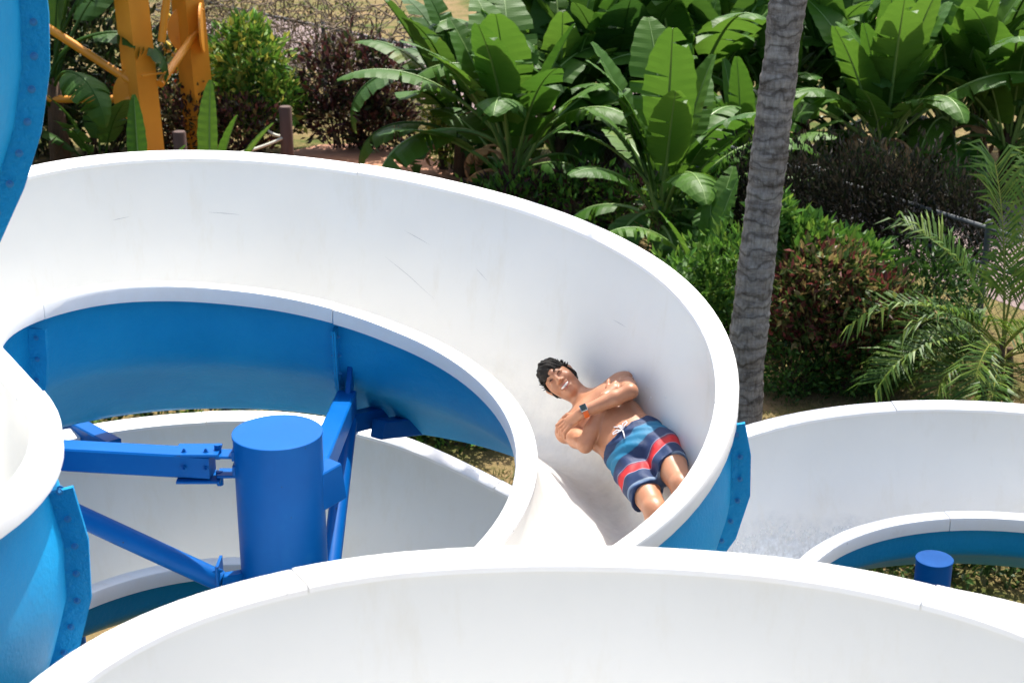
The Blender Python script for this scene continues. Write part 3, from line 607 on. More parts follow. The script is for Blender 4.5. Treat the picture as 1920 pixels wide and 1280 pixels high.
bush('dead_hedge', (hd.x, hd.y, GZ), 'blackish dried hedge clinging to the chain-link fence', [(-.85, .4, 1.0, .45, .35, .8), (-.3, .1, 1.15, .5, .35, .8), (.25, -.25, 1.15, .5, .35, .75), (.75, -.6, 1.0, .4, .35, .7), (-1.3, .8, .9, .4, .35, .8)], 15000, 0.09, BLACKISH, 9, up=1.0, slim=0.3, shell=0.3, stems=40)
bush('hidden_shrub', gp(470, 812), 'dark shrubs glimpsed under the back of the big turn', [(-1.4, .2, .4, .7, .4, .5), (-.5, .2, .45, .7, .4, .5), (.4, .2, .45, .7, .4, .5), (1.3, .1, .4, .7, .4, .5)], 3600, 0.11, GREEN + [(0.02, 0.05, 0.01)] * 3, 18)
bush('loop_shrub', gp(850, 855), 'dark green shrub seen through the gap of the main loop', [(-.7, .5, .35, .7, .5, .5), (0, .4, .35, .6, .5, .5), (.6, .5, .3, .6, .4, .45)], 3600, 0.10, GREEN + [(0.02, 0.05, 0.01)] * 3, 10)
bush('rim_shrub', gp(1345, 640), 'leafy green shrub pressed against the rim left of the trunk base', [(-.3, 0, .5, .45, .4, .5), (.15, .1, .7, .45, .4, .55), (.3, -.2, .3, .4, .35, .35)], 2400, 0.12, GREEN, 23)
bush('low_shrub', gp(1840, 1078), 'low dark shrub in the shade under the right flume', [(-.6, 0, .2, .5, .4, .25), (.1, .1, .22, .55, .4, .28), (.8, 0, .2, .5, .4, .25)], 2400, 0.10, [(0.03, 0.07, 0.014), (0.05, 0.10, 0.02), (0.02, 0.045, 0.01), (0.12, 0.12, 0.04)], 27)
bush('back_shrub', gp(1335, 470), 'bright green undergrowth behind the rim left of the palm trunk', [(-.3, 0, .5, .6, .5, .5), (.3, .1, .6, .5, .5, .55), (.0, -.3, .3, .7, .4, .35)], 2600, 0.15, GREEN, 12)
bush('under_shrub', gp(1060, 430), 'mixed undergrowth along the rim below the banana plants', [(-.7, 0, .35, .6, .4, .4), (.2, 0, .4, .6, .4, .45), (.9, -.2, .4, .5, .4, .4)], 2200, 0.14, GREEN + DARKRED[:3], 13)

# feathery palm
def frond_mesh(seed, L=1.5, bend=1.2, nl=44, wl=0.58, col=None):
    rg = random.Random(seed); mb = MB(); p = Vector((0, 0, 0)); a = 0.08; pts = [p.copy()]; angs = [a]; n = 24
    for i in range(n):
        a += bend / n * (0.4 + 1.2 * i / n); p = p + Vector((math.sin(a), 0, math.cos(a))) * (L / n); pts.append(p.copy()); angs.append(a)
    mb.tube(pts, [0.013 - 0.010 * i / n for i in range(n + 1)], 5, 0, col=(0.22, 0.24, 0.05))
    for i in range(nl):
        v = 0.22 + 0.78 * i / (nl - 1); x = v * n; k = min(int(x), n - 1); q = pts[k].lerp(pts[k + 1], x - k); an = angs[k]
        tan = Vector((math.sin(an), 0, math.cos(an))); nr = Vector((-math.cos(an), 0, math.sin(an)))
        ln = wl * (0.35 + 0.65 * math.sin(math.pi * min(0.25 + 0.72 * (1 - abs(v - 0.5) * 1.3), 1))) * rg.uniform(0.85, 1.1) * (1 if v < 0.85 else 0.75)
        for sd in (-1, 1):
            if rg.random() < 0.05: continue
            d = (Vector((0, sd, 0)) * rg.uniform(0.6, 0.9) + tan * (0.65 + 0.3 * v + rg.gauss(0, .08)) + nr * rg.uniform(0.15, 0.5)).normalized(); w_ = 0.015; c = rg.choice([(0.075, 0.15, 0.02), (0.055, 0.12, 0.016), (0.12, 0.185, 0.025), (0.035, 0.085, 0.014)])
            t2 = tan * w_; m1 = q + d * ln * 0.5 + nr * 0.02; e = q + d * ln + Vector((0, 0, -rg.uniform(0.1, 0.5) * ln))
            mb.add([q - t2 * 0.4, q + t2 * 0.4, m1 + t2, m1 - t2, e], [(0, 1, 2, 3), (3, 2, 4)], 0, c)
    return mb.mesh('frond', [M_TINT])
FRONDS = [frond_mesh(1, 1.55, 1.5), frond_mesh(2, 1.5, 1.0), frond_mesh(3, 1.35, 2.0), frond_mesh(4, 1.6, 0.6)]
M_BARK = simple('palm_bark', (0.20, 0.17, 0.14), (0.10, 0.08, 0.065), rough=0.9, scale=5, bmp=0.5, bscale=30, bdist=0.01)
def feather_palm(loc, label, specs, sc=1.0):
    t = empty('feather_palm', loc, label, 'palm tree')
    for dx, dy, h in ((0, 0, 0.62), (0.12, 0.08, 0.5), (-0.10, 0.1, 0.45)):
        mb = MB(); mb.tube([(dx, dy, -0.05), (dx, dy, h * 0.5), (dx * 0.8, dy * 0.8, h)], [0.05, 0.042, 0.03], 10); mb.obj('trunk', M_FIBRE, t, smooth=True, local=True)
    for k, (az, lean, s_, i, h) in enumerate(specs):
        o = bpy.data.objects.new('frond', FRONDS[i]); link(o, t, True)
        o.matrix_basis = Matrix.Translation((0, 0, h)) @ Matrix.Rotation(R(az), 4, 'Z') @ Matrix.Rotation(R(lean), 4, 'Y') @ Matrix.Scale(s_ * sc, 4)
feather_palm(gp(1868, 748), 'small feathery green palm with arching fronds at right', [(182, 38, 1.1, 0, .5), (200, 62, 1.0, 1, .4), (165, 70, 1.05, 2, .35), (215, 48, .9, 2, .35), (60, 10, 1.15, 3, .6), (20, 14, 1.15, 1, .6), (95, 4, 1.2, 3, .6),
    (140, 20, 1.1, 1, .55), (330, 25, 1.1, 0, .5), (300, 45, 1.0, 2, .4), (250, 55, .95, 0, .35), (10, 45, 1.0, 0, .4), (40, 60, 1.0, 2, .35), (120, 50, 1.0, 0, .4), (175, 84, .95, 1, .3), (225, 78, .95, 1, .3), (275, 35, .9, 1, .5), (190, 30, 1.0, 2, .5), (240, 40, 1.0, 2, .45), (285, 60, .9, 2, .35), (205, 52, 1.1, 0, .45), (150, 55, 1.0, 2, .4), (320, 62, .95, 2, .35), (255, 70, .85, 2, .3), (175, 50, 1.05, 2, .42)], 0.9)

# tall palm trunk
def tall_palm(label):
    b = G(1384, 806); t = empty('tall_palm', (b.x, b.y, GZ), label, 'palm tree')
    n = 22; mb = MB(); rings = []; m = 320
    for i in range(m + 1):
        z = GZ - 0.05 + 9.2 * i / m; h = z - GZ
        x = b.x + 0.05 * h + 0.0028 * h * h; y = b.y + 0.004 * h * h
        r = 0.160 + 0.055 * math.exp(-h / 0.5) - 0.003 * h
        ph = (h / 0.125 + 0.12 * math.sin(h * 5)) % 1.0; r += 0.010 * (ph ** 2.2) * (1 if h > 0.25 else 0.2) + 0.006 * math.sin(h * 3.1) * math.sin(h * 7.7)
        rings.append([Vector((x + (r + 0.004 * math.sin(5 * k + h * 9)) * math.cos(2 * math.pi * k / n), y + r * math.sin(2 * math.pi * k / n), z + 0.018 * math.sin(2 * math.pi * k / n * 1 + h * 2.1))) for k in range(n)])
    v, f = sweep(rings, True); mb.add(v, f)
    mt, tt, bs = NT('ringed_bark'); bs.inputs['Roughness'].default_value = 0.9
    n1 = noise(tt, 3, 6, 0.7, stretch=(1, 1, 4.5)); n2 = noise(tt, 30, 5, 0.7, stretch=(1, 1, 0.3))
    r1 = ramp(tt, n1.outputs[0], [(0.3, (0.10, 0.075, 0.055)), (0.48, (0.30, 0.27, 0.245)), (0.72, (0.46, 0.43, 0.39))]); r2 = ramp(tt, n2.outputs[0], [(0.3, (0.5, 0.48, 0.46)), (0.6, (1, 1, 1))])
    mx = nd(tt, 'ShaderNodeMix', data_type='RGBA', blend_type='MULTIPLY'); mx.inputs['Factor'].default_value = 1; tt.links.new(r1.outputs[0], mx.inputs['A']); tt.links.new(r2.outputs[0], mx.inputs['B'])
    wv = nd(tt, 'ShaderNodeTexWave', bands_direction='Z'); wv.inputs['Scale'].default_value = 2.5; wv.inputs['Distortion'].default_value = 9.0; wv.inputs['Detail'].default_value = 4; wv.inputs['Detail Scale'].default_value = 2.0
    tcw = nd(tt, 'ShaderNodeTexCoord'); tt.links.new(tcw.outputs['Object'], wv.inputs[0]); r3 = ramp(tt, wv.outputs[0], [(0.02, (0.22, 0.19, 0.17)), (0.22, (0.8, 0.8, 0.8)), (0.7, (1, 1, 1))])
    m3 = nd(tt, 'ShaderNodeMix', data_type='RGBA', blend_type='MULTIPLY'); m3.inputs['Factor'].default_value = 0.65; tt.links.new(mx.outputs['Result'], m3.inputs['A']); tt.links.new(r3.outputs[0], m3.inputs['B'])
    tt.links.new(m3.outputs['Result'], bs.inputs['Base Color']); bump(tt, bs, n2.outputs[0], 0.9, 0.03)
    mb.obj('trunk', mt, t, smooth=True, angle=60)
    top = Vector((b.x + 0.05 * 9.15 + 0.0028 * 84, b.y + 0.004 * 84, GZ + 9.1))
    for k in range(15):
        o = bpy.data.objects.new('frond', FRONDS[k % 4]); link(o, t)
        o.matrix_basis = Matrix.Translation(top) @ Matrix.Rotation(R(k * 24 + 7 * (k % 3)), 4, 'Z') @ Matrix.Rotation(R(18 + 22 * (k % 3)), 4, 'Y') @ Matrix.Scale(1.65, 4)
tall_palm('tall ringed grey palm trunk rising right of the big turn')

for px, py, sd, sc_, lab in ((1100, 300, 81, 1.35, 'banana-like plant behind the fence, second row left of centre'), (1210, 275, 83, 1.4, 'banana-like plant in the second row above the front clump'),
                         (1370, 282, 87, 1.4, 'banana-like plant whose leaves show left of the trunk top'), (1500, 290, 89, 1.3, 'banana-like plant showing just right of the trunk top'), (1700, 290, 91, 1.3, 'banana-like plant in the far row above the dead hedge'),
                         (985, 290, 93, 1.35, 'banana-like plant at the top centre behind the left clump'), (1830, 300, 95, 1.35, 'banana-like plant in the far row near the right edge'), (1440, 330, 97, 1.1, 'short banana-like plant peeping out either side of the palm trunk')):
    banana(gp(px, py), lab, fan_spec(sd, 3, 3, 0, 0.5), sc_, 0.8, 1, LEAVES if sd % 4 == 1 else DKLEAVES, seed=sd)
# ------------------------------------------------------------------ path, fence, posts, tower
M_PATH = simple('terracotta_paving', (0.42, 0.21, 0.12), (0.33, 0.155, 0.09), rough=0.85, scale=5, bmp=0.2, bscale=30)
M_ASPH = simple('faded_asphalt', (0.20, 0.145, 0.135), (0.15, 0.11, 0.105), rough=0.95, scale=8, bmp=0.3, bscale=60)
def sheet(name, pts, mat, dz, kind='structure'):
    mb = MB(); mb.add([(p.x, p.y, GZ + dz) for p in pts], [tuple(range(len(pts)))]); o = mb.obj(name, mat); o['kind'] = kind
    if o.data.polygons[0].normal.z < 0: o.data.flip_normals()
    return o
sheet('garden_path', [G(470, 300), G(600, 272), G(700, 268), G(800, 290), G(900, 350), G(900, 430), G(560, 420), G(440, 350)], M_PATH, 0.006)
F0, F1, F2, F3 = Vector((7.6, 11.4, 0)), Vector((4.9, 15.85, 0)), Vector((-1.85, 27.0, 0)), Vector((-9.5, 36.0, 0))
fd = (F2 - F1).normalized(); fnr = Vector((-fd.y, fd.x, 0)); fnr = fnr if fnr.x > 0 else -fnr
sheet('service_road', [F0 + fnr * 1.2 - fd * 4, F2 + fnr * 1.2, F3 + fnr * 1.2, F3 + fnr * 4.6, F2 + fnr * 4.6, F0 + fnr * 4.6 - fd * 4], M_ASPH, 0.004)
sheet('terrace', [G(1690, 75), G(2100, 95), G(2100, -20), G(1500, -20)], simple('pink_terrace', (0.46, 0.25, 0.19), (0.38, 0.2, 0.15), rough=0.9), 0.008)
M_GALV = simple('galvanised_pipe', (0.085, 0.095, 0.10), (0.05, 0.058, 0.062), rough=0.7, metal=0.1)
M_WIRE = simple('fence_wire', (0.14, 0.14, 0.14), (0.10, 0.10, 0.09), rough=0.6)
fence = empty('chain_link_fence', (F1.x, F1.y, GZ), 'grey chain-link fence with pipe posts running behind the garden', 'fence')
FH = 1.3; fpts = []
for a, b in ((F0, F1), (F1, F2), (F2, F3)):
    L = (b - a).length; n = max(1, round(L / 2.4)); fpts += [a.lerp(b, k / n) for k in range(n)]
fpts.append(F3)
for i, p in enumerate(fpts):
    mb = MB(); mb.tube([(p.x, p.y, GZ - 0.05), (p.x, p.y, GZ + FH)], 0.034, 12); mb.tube([(p.x, p.y, GZ + FH), (p.x, p.y, GZ + FH + 0.03)], [0.042, 0.02], 12); mb.obj('fence_post', M_GALV, fence, smooth=True, angle=40)
for a, b in zip(fpts, fpts[1:]):
    mb = MB(); mb.tube([(a.x, a.y, GZ + FH - 0.06), (b.x, b.y, GZ + FH - 0.06)], 0.024, 8); mb.obj('top_rail', M_GALV, fence, smooth=True, angle=40)
    mb = MB(); mb.tube([(a.x, a.y, GZ + 0.85), (b.x, b.y, GZ + 0.85)], 0.02, 8); mb.obj('middle_rail', M_GALV, fence, smooth=True, angle=40)
    d = (b - a); L = d.length; d.normalize(); mb = MB(); H_ = FH - 0.12; cs = 0.10; k = -H_
    while k < L:
        for sg in (1, -1):
            s0, s1 = (k, k + H_) if sg > 0 else (k + H_, k); z0, z1 = 0.05, 0.05 + H_
            def clip(s0, z0, s1, z1):
                u0 = 0; u1 = 1
                if s1 != s0:
                    ta, tb = (0 - s0) / (s1 - s0), (L - s0) / (s1 - s0)
                    if ta > tb: ta, tb = tb, ta
                    u0, u1 = max(u0, ta), min(u1, tb)
                return (u0, u1) if u1 - u0 > 0.02 else None
            c = clip(s0, z0, s1, z1)
            if c:
                A = a + d * (s0 + (s1 - s0) * c[0]); B = a + d * (s0 + (s1 - s0) * c[1])
                off = fnr * (0.002 * sg)
                mb.tube([(A.x + off.x, A.y + off.y, GZ + z0 + (z1 - z0) * c[0]), (B.x + off.x, B.y + off.y, GZ + z0 + (z1 - z0) * c[1])], 0.0026, 3, caps=False)
        k += cs
    o = mb.obj('wire_mesh', M_WIRE, fence)
# dry vine over the far left stretch
vine = empty('dry_vine', (F2.x - 1.5, F2.y + 1.8, GZ), 'tangled dry brown vine smothering the fence at top left', 'vine')
rg = random.Random(5); mb = MB(); fdir = (F3 - F2).normalized()
for k in range(620):
    s0 = rg.uniform(-0.6, 8.0); p = F2 + fdir * s0 + Vector((rg.uniform(-0.3, 0.3), rg.uniform(-0.5, 0.2), GZ + rg.uniform(0.0, 1.95) * (0.6 if s0 < 0.5 else 1.0)))
    d = Vector((rg.gauss(0, 1), rg.gauss(0, .4), rg.gauss(0.1, .8))); pts = [p.copy()]
    for i in range(7): d = (d + Vector((rg.gauss(0, .5), rg.gauss(0, .3), rg.gauss(-0.12, .5)))).normalized(); p = p + d * 0.14; p.z = max(p.z, GZ + 0.02); pts.append(p.copy())
    mb.tube(pts, [rg.uniform(0.006, 0.014)] * 7 + [0.003], 4)
M_VINE = simple('dry_vine_stem', (0.20, 0.15, 0.10), (0.09, 0.065, 0.045), rough=0.9)
mb.obj('stems', M_VINE, vine)
bl = [(F2.x + fdir.x * s_, F2.y + fdir.y * s_ - 0.1, GZ + z_, 0.9, 0.35, 0.6) for s_ in (1.0, 2.6, 4.2, 5.8, 7.4) for z_ in (0.5, 1.3)]
leaf_cloud(bl, 3800, 0.09, [(0.14, 0.10, 0.055), (0.09, 0.06, 0.035), (0.05, 0.04, 0.025), (0.18, 0.15, 0.06), (0.10, 0.14, 0.03), (0.03, 0.03, 0.02)], 15, shell=0.2).obj('dry_leaves', M_TINT, vine)
M_WOOD = simple('brown_post_wood', (0.085, 0.045, 0.035), (0.05, 0.028, 0.022), rough=0.8, scale=8, bmp=0.3, stretch=(1, 1, 0.1))
M_ROPE = simple('pale_rope', (0.55, 0.55, 0.46), (0.42, 0.42, 0.35), rough=0.9, scale=60)
posts = []
for (px, py, h, lab) in ((541, 328, 1.02, 'brown round wooden rope post at the edge of the path'), (480, 285, 1.05, 'brown rope post farther back against the variegated shrub'), (345, 372, 0.95, None)):
    p = G(px, py)
    t = empty('rope_post', (p.x, p.y, GZ), lab or 'brown rope post whose top just clears the rim beside the two-leaved shoot', 'post', 'rope barrier posts'); posts.append(p)
    mb = MB(); mb.tube([(p.x, p.y, GZ - 0.05), (p.x, p.y, GZ + h - 0.015), (p.x, p.y, GZ + h)], [0.098, 0.09, 0.078], 20); mb.obj('post_body', M_WOOD, t, smooth=True, angle=40)
for (a, b, lab) in ((posts[0], posts[2], 'pale rope sloping down left from the front brown post'), (posts[1], posts[0], 'pale rope strung between the two brown posts')):
    mb = MB(); n = 14; pts = [Vector((a.x + (b.x - a.x) * k / n, a.y + (b.y - a.y) * k / n, GZ + 0.58 - 0.42 * (k / n) * (1 - k / n))) for k in range(n + 1)]
    mb.tube(pts, 0.022, 8); tag(mb.obj('rope', M_ROPE, smooth=True), lab, 'rope', 'barrier ropes')
# orange tower legs
M_ORANGE = simple('orange_steel_paint', (0.74, 0.30, 0.025), (0.66, 0.25, 0.02), rough=0.4, scale=2, bmp=0.04)
M_YELL = simple('yellow_rail_paint', (0.72, 0.48, 0.03), rough=0.4); M_RED = simple('red_orange_paint', (0.65, 0.07, 0.02), rough=0.4)
tower = empty('orange_tower', (G(283, 335).x, G(283, 335).y, GZ), 'orange steel tower legs with round gussets and pipe braces at upper left', 'tower')
def leg(px, py, lean):
    p = G(px, py); top = p + Vector((-lean * 8, 0, 8)); y = Vector((0, 0, 1)); mb = MB()
    s = 0.17; rings = []
    for q in (p, p.lerp(top, 0.5), top):
        rings.append([q + Vector((s * math.cos(a) * 1.41 , s * math.sin(a) * 1.41, 0)) for a in [R(b) for b in (-86, -94 + 8, 4, 94, 184)][1:]])
    v, f = sweep(rings, True); mb.add(v, f); mb.obj('leg', M_ORANGE, tower); return p, top
p1, t1 = leg(283, 335, 0.03); p2, t2 = leg(381, 298, 0.03)
def on(px, py, y): return at_y(px, py, y)
y1 = p1.y - 0.0; y2 = p2.y
OBOLT = BOLT.copy(); OBOLT.materials.clear(); OBOLT.materials.append(M_ORANGE)
def gusset(c, rad, nrm, thick=0.03, half=True):
    mb = MB(); n = 36; nrm = Vector(nrm).normalized(); a = nrm.cross(Vector((0, 0, 1))).normalized(); b = nrm.cross(a)
    for sgn in (-1,):
        ring = [[c + nrm * z + (a * (math.cos(2 * math.pi * k / n) if math.cos(2 * math.pi * k / n) * a.x < 0 or not half else 0) + b * math.sin(2 * math.pi * k / n)) * rad for k in range(n)] for z in (-thick / 2, thick / 2)]
        v, f = sweep(ring, True); mb.add(v, f + [tuple(range(n - 1, -1, -1)), tuple(range(n, 2 * n))])
    g = mb.obj('gusset_plate', M_ORANGE, tower)
    for k in range(6):
        an = k * math.pi / 3 + 0.4; pt = c + (a * math.cos(an) + b * math.sin(an)) * rad * 0.72
        if (pt - c).x < -0.05 * half: bolt_at(pt + nrm * thick / 2, nrm, g, 1.1, OBOLT)
gc = on(268, 178, y1 - 0.02); gusset(gc, 0.42, (0.25, -0.95, 0.0))
gusset(on(365, 56, y2 - 0.02), 0.40, (0.25, -0.95, 0.0)); gusset(on(379, 52, y2 - 0.13), 0.36, (0.95, 0.08, 0), 0.03, False)
def pipe(a, b, r, mat=None, name='pipe_brace', parent=None):
    mb = MB(); mb.tube([a, b], r, 16); return mb.obj(name, mat or M_ORANGE, parent or tower, smooth=True, angle=40)
pipe(on(245, 186, y1 - .05), on(20, 186, y1 - .05), 0.055); pipe(on(248, 155, y1 - .05), on(40, 20, y1 - .05), 0.06)
pipe(on(300, 158, y1), on(372, 55, y2), 0.06); pipe(on(303, 78, y1), on(316, -30, y1), 0.055)
mb = MB(); beam(mb, on(274, 136, y1) + Vector((0, -0.28, 0)), on(309, 136, y1) + Vector((0, 0.02, 0)), 0.02, 0.03, 0.004); mb.obj('weld_collar', M_ORANGE, tower)
stair = empty('yellow_stair_rail', (G(330, 262).x, G(330, 262).y, GZ), 'bright yellow and red stair railings glimpsed between the orange legs', 'railing')
ys = p2.y + 2.5
for (a, b, r, m) in (((300, 72), (362, 122), .035, M_YELL), ((300, 84), (362, 132), .035, M_ORANGE), ((300, 95), (362, 142), .03, M_YELL), ((334, 118), (342, 250), .04, M_YELL), ((327, 128), (329, 250), .05, M_RED),
                     ((303, 18), (330, 42), .035, M_YELL), ((298, 150), (335, 172), .035, M_YELL), ((346, 120), (349, 250), .02, M_ORANGE), ((310, 55), (312, 250), .02, M_YELL), ((300, 50), (330, 54), .05, M_GALV)):
    pipe(on(a[0], a[1], ys), on(b[0], b[1], ys), r, m, 'rail', stair)
ys2 = p1.y + 3.0
rp = empty('red_board_sign', (on(204, 168, ys2).x, ys2, GZ), 'small bright red panel half hidden behind the dark banana leaves', 'panel')
c = on(204, 168, ys2); mb = MB(); beam(mb, c + Vector((-0.14, 0, -0.1)), c + Vector((0.14, 0, 0.05)), 0.03, 0.26, 0.004); mb.obj('board', M_RED, rp)
pipe(Vector((c.x, c.y, GZ)), Vector((c.x, c.y, c.z)), 0.03, M_RED, 'support_pole', rp)
# red railing and lounge mat on the far terrace
bn = G(1810, 62); rr = empty('red_railing', (bn.x, bn.y, GZ), 'low red tubular frame on the far pink terrace at top right', 'railing')
for k in range(6):
    x = bn.x - 1.0 + k * 0.65; pipe(Vector((x, bn.y, GZ)), Vector((x, bn.y, GZ + 0.75)), 0.03, M_RED, 'upright', rr)
for z in (0.4, 0.75): pipe(Vector((bn.x - 1.1, bn.y, GZ + z)), Vector((bn.x + 2.4, bn.y, GZ + z)), 0.035, M_RED, 'bar', rr)
lm = G(1672, 62); mat_o = empty('grey_mat', (lm.x, lm.y, GZ), 'dark blue-grey lounge mat lying beyond the banana plants', 'mat')
mb = MB(); beam(mb, Vector((lm.x - 0.6, lm.y, GZ + 0.12)), Vector((lm.x + 0.7, lm.y + 0.4, GZ + 0.12)), 0.7, 0.10, 0.04); mb.obj('pad', simple('slate_fabric', (0.06, 0.065, 0.10), rough=0.8), mat_o)
mb = MB(); beam(mb, Vector((lm.x - 0.6, lm.y, GZ + 0.035)), Vector((lm.x + 0.7, lm.y + 0.4, GZ + 0.035)), 0.6, 0.06, 0.01); mb.obj('base', M_PATH, mat_o)

# grass blades where the lawn shows
rgn = np.random.default_rng(3); mb = MB()
for (x0, x1, y0, y1_, n) in ((-0.6, 1.2, 9.3, 12.6, 7000), (1.6, 6.0, 11.0, 15.5, 9000), (2.0, 5.0, 6.5, 9.5, 3500)):
    for k in range(n):
        x, y = rgn.uniform(x0, x1), rgn.uniform(y0, y1_); h = rgn.uniform(0.02, 0.07); a = rgn.uniform(0, 6.28); lx, ly = rgn.normal(0, .03, 2); w_ = 0.005
        c = [(0.10, 0.13, 0.03), (0.06, 0.10, 0.02), (0.24, 0.19, 0.08), (0.17, 0.15, 0.06)][rgn.integers(4)]
        mb.add([(x - w_ * math.cos(a), y - w_ * math.sin(a), GZ), (x + w_ * math.cos(a), y + w_ * math.sin(a), GZ), (x + lx, y + ly, GZ + h)], [(0, 1, 2)], 0, c)
tag(mb.obj('grass', M_TINT), 'sparse dry grass blades over the brown lawn', 'grass', kind='stuff')
# ------------------------------------------------------------------ the rider
def smin(a, b, k):
    h = np.clip(0.5 + 0.5 * (b - a) / k, 0, 1); return b + (a - b) * h - k * h * (1 - h)
class Field:
    """signed distance grid built from tapered capsules blended together"""
    def __init__(s, lo, hi, h):
        s.h = h; s.lo = np.array(lo, float); n = np.ceil((np.array(hi) - s.lo) / h).astype(int) + 1
        s.ax = [s.lo[i] + h * np.arange(n[i]) for i in range(3)]; s.g = np.full(n, 0.25, np.float32)
    def win(s, lo, hi):
        sl = []
        for i in range(3):
            a = int(np.clip((lo[i] - s.lo[i]) / s.h - 1, 0, len(s.ax[i]))); b = int(np.clip((hi[i] - s.lo[i]) / s.h + 2, 0, len(s.ax[i]))); sl.append(slice(a, b))
        P = np.meshgrid(*[s.ax[i][sl[i]] for i in range(3)], indexing='ij'); return tuple(sl), P
    def cap(s, a, b, ra, rb, k=0.03, sc=(1, 1, 1), sub=False, frame=None):
        a = np.array(a, float); b = np.array(b, float); sc = np.array(sc, float); m = max(ra, rb) * max(sc) + k * 2 + 0.03
        sl, P = s.win(np.minimum(a, b) - m, np.maximum(a, b) + m)
        if frame is not None:              # rows = axes of the scaled frame
            Fm = np.array(frame); c = a.copy(); Q = [sum(Fm[i][j] * (P[j] - c[j]) for j in range(3)) for i in range(3)]
            b = Fm @ (b - c); a = np.zeros(3)
        else: Q = P
        q = [Q[i] / sc[i] for i in range(3)]; A = a / sc; B = b / sc; d = B - A; L = max(float(d @ d), 1e-9)
        t = np.clip(sum((q[i] - A[i]) * d[i] for i in range(3)) / L, 0, 1)
        D = np.sqrt(sum((q[i] - A[i] - d[i] * t) ** 2 for i in range(3))) - (ra + (rb - ra) * t); D = D * min(sc)
        if sub: s.g[sl] = -smin(-s.g[sl], D, k)
        else: s.g[sl] = smin(s.g[sl], D, k)
    def mesh(s, name, mats, keep=None):
        g = s.g; inside = g < 0; n = np.array(g.shape) - 1
        c = [inside[dx:n[0] + dx, dy:n[1] + dy, dz:n[2] + dz] for dx in (0, 1) for dy in (0, 1) for dz in (0, 1)]
        tot = sum(x.astype(np.int8) for x in c); act = (tot > 0) & (tot < 8); idx = np.full(act.shape, -1, np.int64); ii = np.argwhere(act); idx[act] = np.arange(len(ii))
        acc = np.zeros((len(ii), 3)); cnt = np.zeros(len(ii)); offs = [(dx, dy, dz) for dx in (0, 1) for dy in (0, 1) for dz in (0, 1)]
        for a in range(8):
            for ax in range(3):
                if offs[a][ax]: continue
                o1 = np.array(offs[a]); o2 = o1.copy(); o2[ax] = 1
                v1 = g[tuple((ii + o1).T)]; v2 = g[tuple((ii + o2).T)]; x = (v1 < 0) != (v2 < 0); t = np.where(x, v1 / np.where(v1 == v2, 1, v1 - v2), 0)
                acc += np.where(x[:, None], o1 + (o2 - o1) * t[:, None], 0); cnt += x
        V = s.lo + (ii + acc / cnt[:, None]) * s.h; F_ = []
        for ax in range(3):
            u, w_ = (ax + 1) % 3, (ax + 2) % 3
            a = inside.copy(); sl1 = [slice(1, -1)] * 3; sl2 = [slice(1, -1)] * 3; sl1[ax] = slice(0, -1); sl2[ax] = slice(1, None)
            A_, B_ = inside[tuple(sl1)], inside[tuple(sl2)]; e = np.argwhere(A_ != B_); st = A_[tuple(e.T)]; off = np.ones(3, int); off[ax] = 0; e = e + off
            def cell(du, dw): q = e.copy(); q[:, u] -= du; q[:, w_] -= dw; return idx[tuple(q.T)]
            q = np.stack([cell(1, 1), cell(0, 1), cell(0, 0), cell(1, 0)], 1); q[~st] = q[~st][:, ::-1]; F_.append(q)
        Fq = np.concatenate(F_); Fq = Fq[(Fq >= 0).all(1)]
        me = bpy.data.meshes.new(name); me.from_pydata(V.tolist(), [], Fq.tolist())
        for m in mats: me.materials.append(m)
        me.polygons.foreach_set('use_smooth', [True] * len(me.polygons)); me.update(); return me
TH = 0.46
P_TH0, P_R, P_Z, BANK = 0.27, 1.82, 1.735, R(36)
er = Vector((math.cos(TH), math.sin(TH), 0)); ey = Vector((-math.sin(TH), math.cos(TH), 0.15)).normalized()
ex = (er * math.cos(BANK) + Vector((0, 0, 1)) * math.sin(BANK)); ex = (ex - ey * ex.dot(ey)).normalized(); ez = ex.cross(ey)
PO = Vector((C1.x + P_R * math.cos(P_TH0), C1.y + P_R * math.sin(P_TH0), P_Z)); PS = 1.06
PM = Matrix((ex, ey, ez)).transposed().to_4x4() @ Matrix.Scale(PS, 4); PM.translation = PO
person = empty('person', PO, 'rider in striped swim shorts lying back with arms crossed in the white flume', 'person')
person.rotation_euler = (0, 0, 0)
def ptag(me, name):
    o = bpy.data.objects.new(name, me); link(o, person); o.matrix_basis = PM; return o
HC = np.array((-0.042, 0.685, 0.092)); hf = Vector((-0.14, -0.52, 0.84)).normalized(); hu0 = Vector((-0.12, 0.84, 0.52)); hu = (hu0 - hf * hu0.dot(hf)).normalized(); hl = hu.cross(hf)
HF = [np.array(hl), np.array(hu), np.array(hf)]
def hp(l, u, f): return HC + HF[0] * l + HF[1] * u + HF[2] * f
LS, LE, LW = (0.195, 0.455, 0.0), (0.165, 0.205, 0.155), (-0.095, 0.265, 0.205)
RS, RE, RW = (-0.195, 0.455, 0.0), (-0.185, 0.18, 0.095), (0.055, 0.30, 0.150)
LK, RK, LA, RA = (0.015, -0.46, 0.085), (-0.155, -0.45, 0.07), (-0.23, -0.78, 0.02), (-0.38, -0.73, 0.0)
